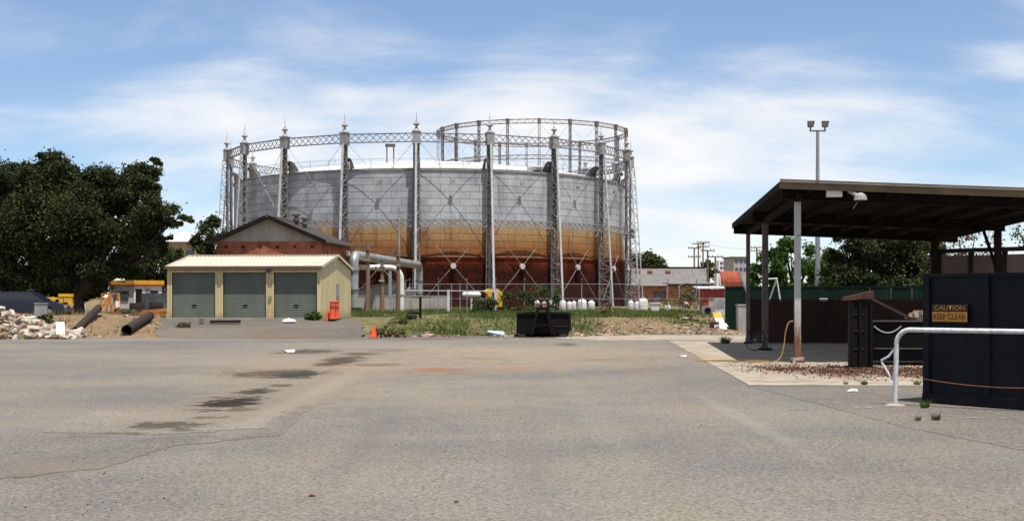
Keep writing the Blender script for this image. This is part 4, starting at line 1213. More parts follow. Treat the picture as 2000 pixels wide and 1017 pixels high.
    m = MB(); m.b2((-0.1, -0.08, hh + 0.002), (L_, 0.12, hh + 0.14)); m.build('top_rail', M_BEAM, q)
    return wp
wp = canopy()

def under_canopy():
    # wheel leaning by the second post
    g = thing('bicycle_wheel', 'bare bicycle wheel leaning on the shelter post', 'wheel', (*wp(-0.32, 7.05)[:2], 0.0), R(-35))
    m = MB(); ring = [(0.31 * math.cos(t), 0.10 * math.sin(t), 0.33 + 0.31 * math.sin(t)) for t in np.linspace(0, 2 * math.pi, 29)]; m.tube(ring, 0.012, 7, False); m.build('tyre', M_RUBBER, g)
    m = MB()
    for k in range(12):
        t = k * math.pi / 6; m.tube([(0, 0, 0.33), (0.3 * math.cos(t), 0.10 * math.sin(t), 0.33 + 0.3 * math.sin(t))], 0.003, 4)
    m.build('spokes', M_STEEL, g)
    m = MB(); m.tube([(0, -0.05, 0.33), (0, 0.05, 0.33)], 0.025, 8); m.build('hub', M_STEEL, g)
    # yellow hose from the near post onto the slab
    pts = []
    a = Vector((6.86, 31.1, 0.0))
    ctrl = [(-0.05, -0.1, 1.02), (-0.16, -0.1, 0.98), (-0.24, -0.12, 0.75), (-0.28, -0.12, 0.42), (-0.36, -0.15, 0.16), (-0.52, -0.2, 0.05), (-0.85, -0.15, 0.03), (-1.3, 0.15, 0.03), (-1.8, 0.5, 0.03), (-2.3, 0.75, 0.03), (-1.7, 0.95, 0.03), (-1.0, 0.55, 0.03), (-0.5, 0.2, 0.035)]
    c = [a + Vector(q) for q in ctrl]
    for i in range(len(c) - 1):
        p0, p1, p2, p3 = c[max(i - 1, 0)], c[i], c[i + 1], c[min(i + 2, len(c) - 1)]
        for k in range(5):
            t = k / 5
            pts.append(0.5 * ((2 * p1) + (p2 - p0) * t + (2 * p0 - 5 * p1 + 4 * p2 - p3) * t * t + (3 * p1 - p0 - 3 * p2 + p3) * t ** 3))
    m = MB(); m.tube(pts, 0.014, 7); tag(m.build('garden_hose', M_HOSE, smooth=True), 'yellow hose hanging from the near shelter post onto the concrete', 'hose')
    # dark upright compactor post with rusty top
    s = 88.0
    g = thing('compactor_mast', 'dark upright machine casing with a rusty top under the shelter', 'machine', (W(1683, s), D(s), 0.0), R(-8))
    m = MB(); m.b2((-0.24, 0, 0.06), (0.24, 0.5, 1.52)); m.build('casing', M_BLACK, g)
    m = MB(); m.hexa([(-0.38, -0.05, 1.522), (0.26, -0.05, 1.58), (0.26, 0.55, 1.58), (-0.38, 0.55, 1.522), (-0.36, -0.05, 1.60), (0.26, -0.05, 1.74), (0.26, 0.55, 1.74), (-0.36, 0.55, 1.60)]); m.build('rusty_lid', pm('dull_dark_rust', (0.085, 0.036, 0.022), (0.035, 0.02, 0.015), 6, 0.95), g)
    for x in (-0.2, -0.03, 0.2):
        m = MB(); m.box((x, -0.025, 0.78), (0.05, 0.045, 1.4)); m.build('rib', M_BLACK, g)
    for z in (0.45, 0.85, 1.22):
        m = MB(); m.box((-0.1, -0.012, z), (0.3, 0.02, 0.025)); m.build('rung', M_DRUST, g)
    m = MB(); m.box((0, 0.25, 0.03), (0.6, 0.6, 0.055)); m.build('base', M_DRUST, g)
    # dark skip beside it
    s = 84.0
    g = thing('dark_skip', 'low dark skip with worn pale edges between the mast and the navy bin', 'skip', (W(1706, s), D(s), 0.0), R(-6))
    m = MB(); L_ = 2.3
    m.hexa([(0, 0.1, 0.12), (L_, 0.1, 0.12), (L_, 1.6, 0.12), (0, 1.6, 0.12), (0, 0, 1.03), (L_, 0, 1.03), (L_, 1.7, 1.03), (0, 1.7, 1.03)]); m.build('body', M_BLACK, g)
    m = MB(); m.b2((-0.03, -0.05, 1.032), (L_ + 0.03, 0.05, 1.06)); m.build('worn_edge', M_STEELD, g)
    m = MB(); m.b2((0.02, 0.02, 0.40), (L_ - 0.02, 0.06, 0.42)); m.build('lower_strap', M_STEELD, g)
    m = MB(); m.beam((0.05, 0.4, 1.55), (1.0, 0.35, 1.06), 0.10, 0.06); m.build('lid_strut', M_BRWALL, g)
    ch = [(0.0 + 0.62 * t, -0.06, 0.93 - 0.62 * t * (1 - t)) for t in np.linspace(0, 1, 12)]
    m = MB(); m.tube(ch, 0.016, 6); m.build('chain', M_STEEL, g)
    for k in range(3):
        m = MB(); m.box((1.02 + 0.09 * k, 0.5, 1.12 + 0.055 * k), (0.35, 0.25, 0.09), R(20 * k), 0.02)
        o = m.build('timber_offcut', M_CHIP, None, g.location)
        o.rotation_euler = (0, 0, R(-6)); tag(o, ('pale timber offcut at the bottom of the scrap on the dark skip', 'pale timber offcut in the middle of the scrap on the dark skip', 'pale timber offcut on top of the scrap on the dark skip')[k], 'timber', 'timber offcuts on the dark skip')
under_canopy()

def navy_bin():
    s = 129.0
    c0 = Vector((W(1806, s), D(s), 0))
    ang = math.atan2(-0.80, 0.60)
    g = thing('navy_bin', 'large navy blue waste bin carrying an orange caution sign', 'bin', (c0.x, c0.y, 0), ang)
    L_, dep, h = 4.2, 2.1, 1.90
    m = MB(); m.b2((0, 0, 0.10), (L_, dep, h)); bo = m.build('body', M_NAVY, g)
    m = MB(); m.b2((-0.03, -0.035, h + 0.002), (L_ + 0.03, 0.06, h + 0.05)); m.b2((-0.03, 0.062, h + 0.002), (0.06, dep + 0.03, h + 0.05)); m.build('top_rail', M_NAVY, g)
    m = MB(); m.b2((-0.02, -0.04, 0.02), (L_, -0.002, 0.15)); m.build('skid', M_NAVY, g)
    for x in (0.05, 1.05, 2.05, 3.05):
        m = MB(); m.b2((x - 0.05, -0.05, 0.152), (x + 0.05, -0.002, h - 0.003)); m.build('rib', M_NAVY, g)
    m = MB()
    for x in (0.3, 3.8): m.b2((x - 0.1, 0.1, 0.0), (x + 0.1, dep - 0.1, 0.098))
    m.build('foot', M_BLACK, g)
    # caution sign near the left end of the front
    fac = 0.60
    x0, x1 = 0.165, 0.775; z0, z1 = 1.225, 1.50
    sg = MB(); sg.b2((x0, -0.058, z0), (x1, -0.052, z1)); so_ = sg.build('caution_sign', M_INK, g)
    pl = MB(); pl.b2((x0 + 0.012, -0.0615, z0 + 0.012), (x1 - 0.012, -0.0585, z0 + 0.158)); pl.build('orange_panel', M_SIGNO, so_)
    def text(body, zc, hgt, wid, mat, y):
        cu_ = bpy.data.curves.new('lettering', 'FONT'); cu_.body = body; cu_.align_x = 'CENTER'; cu_.align_y = 'CENTER'; cu_.size = 1.0; cu_.extrude = 0.0; cu_.offset = 0.012
        to = bpy.data.objects.new('lettering', cu_); COL.objects.link(to)
        dg = bpy.context.evaluated_depsgraph_get(); dg.update()
        me = bpy.data.meshes.new_from_object(to.evaluated_get(dg))
        bpy.data.objects.remove(to)
        xs = [v.co.x for v in me.vertices]; ys = [v.co.y for v in me.vertices]
        sx = wid / (max(xs) - min(xs)); sy = hgt / (max(ys) - min(ys)); mx_, my_ = (max(xs) + min(xs)) / 2, (max(ys) + min(ys)) / 2
        for v in me.vertices: v.co = ((v.co.x - mx_) * sx, 0, (v.co.y - my_) * sy)
        me.materials.clear(); me.materials.append(mat)
        link('lettering', me, so_, ((x0 + x1) / 2, y, zc))
    text('CAUTION', z0 + 0.218, 0.068, 0.52, M_SIGNO, -0.0605)
    text('KEEP CLEAR', z0 + 0.085, 0.080, 0.54, M_INK, -0.0640)
    return g
navy_bin()

def handrail():
    p = G(1748, 791)
    d = Vector((0.62, -0.80, 0)).normalized()
    d = Vector((0.78, -0.62, 0)).normalized()
    g = thing('pipe_barrier', 'white galvanised pipe handrail with bent end and looped brace in front of the navy bin', 'railing', (p.x, p.y, 0), math.atan2(d.y, d.x))
    r = 0.036; hh = 1.12; rad = 0.21
    path = [(0, 0, 0), (0.025, 0, hh - rad)]
    for i in range(1, 9):
        a = math.pi / 2 * i / 8
        path.append((0.025 + rad * (1 - math.cos(a)), 0, hh - rad + rad * math.sin(a)))
    path += [(1.5, 0, hh), (3.2, 0, hh)]
    m = MB(); m.tube(path, r, 12); m.build('rail', M_RAIL, g, smooth=True)
    m = MB(); m.tube([(0.03, 0, hh - 0.24), (-0.10, 0.01, hh - 0.40), (-0.21, 0.01, 0.66), (-0.20, 0.01, 0.62), (-0.06, 0.01, 0.40), (0.0, 0, 0.36)], 0.018, 8); m.build('looped_brace', M_RAIL, g, smooth=True)
    m = MB(); m.lathe([(0.16, 0.004), (0.10, 0.02), (0.045, 0.03)], (0, 0, 0), 10); m.build('mortar_collar', M_SLAB, g)
    m = MB(); m.tube([(2.9, 0, 0), (2.9, 0, hh)], r, 12); m.build('post', M_RAIL, g)
    ch = [(0.03 + 1.9 * t, 0.02, 0.47 - 0.22 * t * (1.6 - t)) for t in np.linspace(0, 1, 14)]
    m = MB(); m.tube(ch, 0.007, 5); m.build('rusty_chain', M_RUST, g)
handrail()

# ------------------------------------------------------------------ right middle distance
def right_side():
    s = 40.6; y = D(s)
    g = thing('green_fence', 'dark green corrugated sheet fence behind the brown wall', 'fence', (W(1416, s), y, 0.0))
    n = 14
    for k in range(n):
        m = MB(); m.corr((k * 0.8, -0.012 * (k % 2), 0), (1, 0, 0), (0, 0, 1), 0.81, 2.08, (0, -1, 0), 0.16, 0.03); m.build('sheet', M_GFENCE, g)
    m = MB(); m.b2((-0.03, -0.05, 2.082), (n * 0.8, 0.06, 2.13)); m.build('capping', M_GFENCE, g)
    m = MB(); m.b2((W(1600, s) - W(1416, s), -0.06, 1.42), (W(1616, s) - W(1416, s), -0.045, 1.55)); m.build('notice', M_STEELL, g)
    s = 41.5
    g = thing('concrete_block', 'grey concrete block standing between green fence and shelter post', 'block', (W(1451, s), D(s), 0.0))
    m = MB(); m.b2((-0.22, 0, 0), (0.22, 0.6, 1.20)); m.build('body', M_CONC, g)
    m = MB(); m.b2((-0.25, -0.03, 1.202), (0.25, 0.63, 1.26)); m.build('cap', M_CONC, g)
    # bent galvanised fence post near the corner
    s = 52.0
    m = MB(); m.tube([(0, 0, 0), (0, 0, 1.65), (-0.06, 0, 1.85), (-0.35, 0, 2.55)], 0.045, 8); o = m.build('bent_post', M_GALV, None, (W(1461, s), D(s), 0)); tag(o, 'galvanised fence post with its top bent over, beside the far shelter post', 'post')
    # white trestle
    s = 48.0
    g = thing('trestle', 'white pipe trestle standing behind the brown wall', 'trestle', (W(1508, s), D(s), 0.0), R(10))
    for k, yy in enumerate((0.0,)):
        pass
    m = MB(); m.tube([(-0.32, 0, 0.6), (-0.28, 0, 2.35)], 0.03, 8); m.build('upright', M_STEELL, g)
    m = MB(); m.tube([(0.50, 0, 0.6), (0.20, 0, 2.35)], 0.03, 8); m.build('leg', M_STEELL, g)
    m = MB(); m.tube([(-0.20, 0.6, 0.6), (0.20, 0.0, 2.35)], 0.03, 8); m.build('leg', M_STEELL, g)
    m = MB(); m.tube([(-0.28, 0, 2.33), (0.22, 0, 2.36)], 0.03, 8); m.build('crossbar', M_STEELL, g)
    m = MB(); m.tube([(-0.32, 0, 0), (-0.32, 0, 0.6)], 0.03, 8); m.tube([(0.6, 0, 0), (0.5, 0, 0.6)], 0.03, 8); m.build('foot', M_STEELL, g)
    # flood light mast
    s = 37.0
    g = thing('floodlight_mast', 'tall grey mast with two floodlights behind the shelter roof', 'light mast', (W(1597, s), D(s), 0.0))
    top = Z(257, s)
    m = MB(); m.tube([(0, 0, 0), (0, 0, top)], [0.17, 0.08], 12); m.build('shaft', M_GALV, g, smooth=True)
    m = MB(); m.box((0, 0, top + 0.03), (0.86, 0.07, 0.07)); m.build('crossarm', M_STEELD, g)
    for sg in (-1, 1):
        b = MB(); b.box((sg * 0.38, 0, top + 0.14), (0.07, 0.07, 0.16))
        x = sg * 0.38
        b.hexa([(x - 0.15, -0.05, top + 0.22), (x + 0.15, -0.05, top + 0.22), (x + 0.11, 0.2, top + 0.24), (x - 0.11, 0.2, top + 0.24), (x - 0.20, -0.13, top + 0.54), (x + 0.20, -0.13, top + 0.54), (x + 0.14, 0.15, top + 0.58), (x - 0.14, 0.15, top + 0.58)])
        bo = b.build('floodlight', M_STEELD, g, rot=(0, 0, R(-8) * 0))
        gl = MB(); gl.hexa([(x - 0.12, -0.065, top + 0.25), (x + 0.12, -0.065, top + 0.25), (x + 0.12, -0.055, top + 0.25), (x - 0.12, -0.055, top + 0.25), (x - 0.165, -0.145, top + 0.51), (x + 0.165, -0.145, top + 0.51), (x + 0.165, -0.135, top + 0.51), (x - 0.165, -0.135, top + 0.51)]); gl.build('lens', M_STEEL, bo)
    # long low brick building with grey roof
    s = 13.4
    x0, x1 = W(1205, s), W(1381, s)
    g = thing('long_brick_building', 'long orange brick building with grey roof right of the gasholder', 'building', (x0, D(s), 0.5))
    L_ = x1 - x0; ez = Z(557, s) - 0.5; rz_ = Z(522, s) - 0.5
    m = MB(); m.b2((0, 0, 0), (L_, 8, ez)); m.build('wall', M_BRICK2, g)
    m = MB(); m.hexa([(-0.3, -0.6, ez - 0.05), (L_ + 0.3, -0.6, ez - 0.05), (L_ + 0.3, 4, rz_ - 0.1), (-0.3, 4, rz_ - 0.1), (-0.3, -0.6, ez + 0.08), (L_ + 0.3, -0.6, ez + 0.08), (L_ + 0.3, 4, rz_), (-0.3, 4, rz_)])
    m.hexa([(-0.3, 4.002, rz_ - 0.1), (L_ + 0.3, 4.002, rz_ - 0.1), (L_ + 0.3, 8.6, ez - 0.05), (-0.3, 8.6, ez - 0.05), (-0.3, 4.002, rz_), (L_ + 0.3, 4.002, rz_), (L_ + 0.3, 8.6, ez + 0.08), (-0.3, 8.6, ez + 0.08)])
    ro = m.build('roof', M_GROOF, g)
    m = MB(); m.box((L_ / 2, 4, rz_ + 0.05), (L_ + 0.7, 0.4, 0.22)); m.build('ridge', M_BEAM, ro)
    for px in (1249, 1273, 1309):
        x = W(px, s) - x0; m = MB(); yy = 2.6; z = ez + (rz_ - ez) * (yy + 0.6) / 4.6
        m.hexa([(x - 0.33, yy - 0.3, z - 0.05), (x + 0.33, yy - 0.3, z - 0.05), (x + 0.33, yy + 0.4, z + 0.2), (x - 0.33, yy + 0.4, z + 0.2), (x - 0.33, yy - 0.3, z + 0.28), (x + 0.33, yy - 0.3, z + 0.28), (x + 0.33, yy + 0.4, z + 0.45), (x - 0.33, yy + 0.4, z + 0.45)]); m.build('roof_vent', M_RUST, ro)
    m = MB(); m.box((L_ / 2, -0.66, ez + 0.02), (L_ + 0.6, 0.12, 0.14)); m.build('gutter', M_STEELL, ro)
    for px, w_ in ((1288, 1.6), (1355, 1.2)):
        x = W(px, s) - x0; m = MB(); m.b2((x - w_ / 2, -0.04, 0.6), (x + w_ / 2, 0.06, 1.9)); wo = m.build('window', M_BEAM, g)
        m = MB(); m.b2((x - w_ / 2 + 0.1, -0.06, 0.7), (x + w_ / 2 - 0.1, -0.045, 1.8)); m.build('pane', M_GLASS, wo)
    # thin awning in front of it
    s = 19.0
    g = thing('awning', 'thin white flat awning on posts in front of the long brick building', 'awning', (W(1303, s), D(s), 0.55), R(4))
    L_ = 104 / s; zz = Z(551, s) - 0.55
    m = MB(); m.b2((0, 0, zz - 0.09), (L_, 2.4, zz)); m.build('roof', M_STEELL, g)
    for x in (0.05, 1.3, L_ * 0.62, L_ - 0.1):
        m = MB(); m.box((x, 0.2, zz / 2 - 0.06), (0.12, 0.12, zz - 0.1)); m.build('post', M_STEEL, g)
    m = MB(); m.b2((0.1, 0.3, zz - 0.35), (L_ - 0.2, 0.4, zz - 0.1)); m.build('beam', M_BEAM, g)
    m = MB(); m.beam((1.15, 0.15, zz - 0.5), (1.7, 0.15, zz - 0.1), 0.1); m.build('bracket', M_STEELL, g)
    # red sheet shed
    s = 27.5
    g = thing('red_shed', 'faded red sheet shed beside the dark green fence', 'shed', (W(1374, s), D(s), 0.45))
    L_ = 62 / s
    m = MB(); m.corr((0, 0, 0), (1, 0, 0), (0, 0, 1), L_, 1.72, (0, -1, 0), 0.24, 0.03); m.b2((0.02, 0.06, 0), (L_ - 0.02, 2, 1.70)); m.build('wall', M_REDSH, g)
    m = MB(); m.hexa([(-0.5, -0.3, 1.74), (L_ + 0.1, -0.3, 1.74), (L_ + 0.1, 2.2, 1.9), (-0.5, 2.2, 1.9), (-0.5, -0.3, 1.79), (L_ + 0.1, -0.3, 1.79), (L_ + 0.1, 2.2, 1.95), (-0.5, 2.2, 1.95)]); m.build('roof', M_STEELL, g)
    m = MB(); m.b2((0.35, -0.05, 0.1), (0.75, -0.035, 1.15)); m.build('peeling_panel', M_CHIP, g)
    # rusty barrel roof on posts
    s = 25.5
    g = thing('rusty_barrel_roof', 'rusty red curved sheet roof of a small hut above the red shed', 'hut', (W(1425, s), D(s), 0.5))
    w_ = 42 / s; z0 = Z(558, s) - 0.5; z1 = Z(530, s) - 0.5
    prof = [(-1.0, z0 - 0.05), (-1.02, z0 + 0.3), (-0.92, z0 + 0.62), (-0.65, z1 - 0.12), (-0.3, z1), (0.1, z1 + 0.03), (0.8, z1 - 0.1)]
    vs_ = []
    for yy, z in prof: vs_ += [(-w_ / 2, yy, z), (w_ / 2, yy, z)]
    vs_ += [(-w_ / 2, yy + 0.06, z - 0.06) for yy, z in prof] + [(w_ / 2, yy + 0.06, z - 0.06) for yy, z in prof]
    n = len(prof); m = MB(); m.add(vs_, [(2 * i, 2 * i + 1, 2 * i + 3, 2 * i + 2) for i in range(n - 1)] + [(2 * n + i, 2 * n + i + 1, 3 * n + i + 1, 3 * n + i) for i in range(n - 1)])
    ro = m.build('roof', M_RROOF, g)
    for k in range(4):
        m = MB(); x = -w_ / 2 + 0.06 + (w_ - 0.12) * k / 3; m.tube([(x, yy - 0.015, z + 0.015) for yy, z in prof], 0.028, 6); m.build('seam', M_ORFR if k in (1, 2) else M_RROOF, ro)
    m = MB(); m.b2((-w_ / 2 + 0.05, -0.9, 0), (w_ / 2 - 0.05, 0.7, z0)); m.build('wall', M_TANW, g)
    m = MB(); m.b2((-w_ / 2 - 0.28, -0.7, z0 - 0.6), (-w_ / 2 - 0.02, 0.4, z1 - 0.15)); m.build('side_panel', M_WHITE, g)
    # electricity poles
    for px, top, s, arms, lab in ((1356, 483, 12.5, (0, 0.62), 'power pole with two crossarms, leftmost of the distant cluster'), (1364, 475, 12.0, (0,), 'thin power pole second from the left of the distant cluster'),
                                  (1373, 472, 12.5, (0, 0.3), 'tallest power pole in the middle of the distant cluster'), (1382, 488, 14.0, (0,), 'power pole reaching lowest, second from the right of the distant cluster'),
                                  (1397, 500, 14.0, (0,), 'shortest power pole, rightmost of the distant cluster'), (1478, 482, 11.5, (0, 0.25), 'lone power pole above the bright green tree')):
        h = Z(top, s) - 0.5
        g = thing('power_pole', lab, 'power pole', (W(px, s), D(s), 0.5), R(random.uniform(-12, 12)), 'distant power poles')
        m = MB(); m.tube([(0, 0, 0), (0, 0, h)], [0.17, 0.11], 7); m.build('shaft', M_TIMBER, g)
        for t in arms:
            z = h - 0.12 - t * 2.2; m = MB(); m.box((0, -0.15, z), (2.0, 0.12, 0.14)); ao = m.build('crossarm', M_TIMBER, g)
            for q in (-0.9, -0.4, 0.4, 0.9):
                m = MB(); m.lathe([(0.04, 0), (0.07, 0.1), (0.03, 0.2)], (q, -0.15, z + 0.07), 6); m.build('insulator', M_STEELD, ao)
    pls = [(1356, 485, 12.5), (1373, 474, 12.5), (1397, 502, 14.0), (1478, 484, 11.5)]
    for i, (a, b) in enumerate(((0, 1), (1, 2), (1, 3))):
        A, B = pls[a], pls[b]
        p, q = Vector((W(A[0], A[2]), D(A[2]), Z(A[1], A[2]))), Vector((W(B[0], B[2]), D(B[2]), Z(B[1], B[2])))
        m = MB(); m.tube([p.lerp(q, t) - Vector((0, 0, 1.1 * 4 * t * (1 - t) * 0.4)) for t in np.linspace(0, 1, 12)], 0.012, 4)
        tag(m.build('power_line', M_BEAM), ('power line between the left and tallest distant poles', 'power line from the tallest pole to the shortest distant pole', 'power line from the tallest distant pole to the lone pole by the green tree')[i], 'wire')
    # far buildings
    s = 5.2
    g = thing('office_block', 'distant white office block with rows of blue windows', 'building', (W(1404, s), D(s), 0.0))
    w_, h = 40 / s, Z(508, s)
    m = MB(); m.b2((0, 0, 0), (w_, 9, h)); m.build('wall', M_WHITE, g)
    m = MB(); m.b2((w_ * 0.3, 1, h + 0.01), (w_ * 0.8, 6, h + 1.6)); m.build('plant_room', M_WHITE, g)
    mb_ = pm('blue_office_glass', (0.05, 0.075, 0.16), (0.04, 0.06, 0.12), 1, 0.25, spec=0.5)
    for r_ in range(3):
        for k in range(6):
            m = MB(); x = 0.5 + k * (w_ - 1.0) / 6; m.b2((x, -0.05, h - 1.7 - r_ * 1.75), (x + (w_ - 1.0) / 6 - 0.22, 0.1, h - 0.6 - r_ * 1.75)); m.build('window', mb_, g)
    s = 6.5
    g = thing('distant_flats', 'distant grey building with flat roof rising behind the far shelter post', 'building', (W(1433, s), D(s), 0.0), R(12))
    w_, h = 30 / s, Z(503, s)
    m = MB(); m.b2((0, 0, 0), (w_, 8, h)); m.build('wall', M_FIBRO, g)
    m = MB(); m.b2((-0.4, -0.4, h + 0.01), (w_ + 0.4, 8.4, h + 0.3)); m.build('roof', M_STEELD, g)
    for r_ in range(2):
        for k in range(3):
            m = MB(); m.b2((0.4 + k * 1.4, -0.05, h - 1.7 - r_ * 2.4), (1.4 + k * 1.4, 0.1, h - 0.6 - r_ * 2.4)); m.build('window', mb_, g)
    # clutter at the fence corner
    s = 41.5; y = D(s)
    o = MB().hexa([(0, 0, 0), (0.34, 0, 0.02), (0.34, 0.05, 0.02), (0, 0.05, 0), (-0.22, 0.35, 0.60), (0.16, 0.35, 0.62), (0.16, 0.4, 0.62), (-0.22, 0.4, 0.60)])
    b = o.build('leaning_board', M_WHITE, None, (W(1403, s), y - 0.6, 0.02)); tag(b, 'white board with yellow top leaning on the green fence end', 'board')
    m = MB(); m.hexa([(-0.225, 0.345, 0.605), (0.155, 0.345, 0.625), (0.155, 0.405, 0.625), (-0.225, 0.405, 0.605), (-0.30, 0.46, 0.86), (0.08, 0.46, 0.88), (0.08, 0.52, 0.88), (-0.30, 0.52, 0.86)]); m.build('yellow_top', M_YEL, b)
    g = thing('maroon_crate', 'dark maroon crate with pale printing at the end of the green fence', 'crate', (W(1391, s), y - 0.75, 0.0), R(-10))
    m = MB(); m.hexa([(-0.2, 0, 0.02), (0.22, 0, 0.02), (0.22, 0.3, 0.02), (-0.2, 0.3, 0.02), (-0.24, 0.0, 0.42), (0.2, 0.0, 0.46), (0.2, 0.3, 0.46), (-0.24, 0.3, 0.42)]); m.build('body', pm('maroon', (0.055, 0.014, 0.02), (0.04, 0.012, 0.016), 4), g)
    m = MB(); m.box((0.03, -0.006, 0.26), (0.10, 0.01, 0.12)); m.box((0.14, -0.006, 0.29), (0.08, 0.01, 0.10)); m.build('printing', M_PAPER, g)
    s = 33.0
    g = thing('metal_cabinet', 'small pale metal cabinet standing in front of the red shed', 'cabinet', (W(1406, s), D(s), 0.3))
    m = MB(); m.b2((-0.3, 0, 0), (0.3, 0.4, 1.25)); m.build('body', M_STEELL, g)
    m = MB(); m.b2((-0.25, -0.02, 0.65), (0.25, -0.002, 1.2)); m.build('door', M_STEEL, g)
    g = thing('grey_machine', 'small grey machine with a dark round fan left of the pale cabinet', 'machine', (W(1384, s), D(s), 0.3))
    m = MB(); m.b2((-0.38, 0, 0.0), (0.36, 0.5, 0.78)); m.build('body', M_STEEL, g)
    m = MB(); m.tube([(-0.05, -0.03, 0.5), (-0.05, -0.002, 0.5)], 0.2, 16); m.build('fan', M_BLACK, g)
    s = 40.0
    for i, (px, dx, lab) in enumerate(((1392, 0.5, 'crumpled white sheet lying below the maroon crate'), (1330, 0.22, 'white scrap on the debris left of the maroon crate'))):
        m = MB(); vs_ = [(random.uniform(-1, 1) * dx, random.uniform(-.3, .3), random.uniform(0.02, 0.22) * dx * 1.6) for _ in range(16)]
        bm = bmesh.new()
        for v in vs_: bm.verts.new(v)
        for v in vs_[:6]: bm.verts.new((v[0] * 1.2, v[1] * 1.2, 0.0))
        bmesh.ops.convex_hull(bm, input=bm.verts); me = bpy.data.meshes.new('crumpled_sheet'); bm.to_mesh(me); bm.free(); me.materials.append(M_PAPER)
        o = link('crumpled_sheet', me, None, (W(px, s), D(s) - 1.2, zt(W(px, s), D(s) - 1.2) + 0.02)); tag(o, lab, 'litter')
right_side()

# ------------------------------------------------------------------ left: rubble, car, site hut, machinery
def chunk_mesh(mat, seed):
    random.seed(seed)
    bm = bmesh.new()
    for _ in range(11):
        v = Vector((random.gauss(0, 1), random.gauss(0, 1), random.gauss(0, 1))).normalized()
        bm.verts.new((v.x * 0.5, v.y * random.uniform(.3, .42), v.z * 0.33))
    if seed % 2:
        for sx in (-.5, .5):
            for sy in (-.3, .3):
                for sz in (-.2, .2): bm.verts.new((sx * random.uniform(.8, 1), sy * random.uniform(.8, 1), sz * random.uniform(.8, 1)))
    bmesh.ops.convex_hull(bm, input=bm.verts)
    for v in [v for v in bm.verts if not v.link_faces]: bm.verts.remove(v)
    me = bpy.data.meshes.new('stone'); bm.to_mesh(me); bm.free(); me.materials.append(mat)
    return me

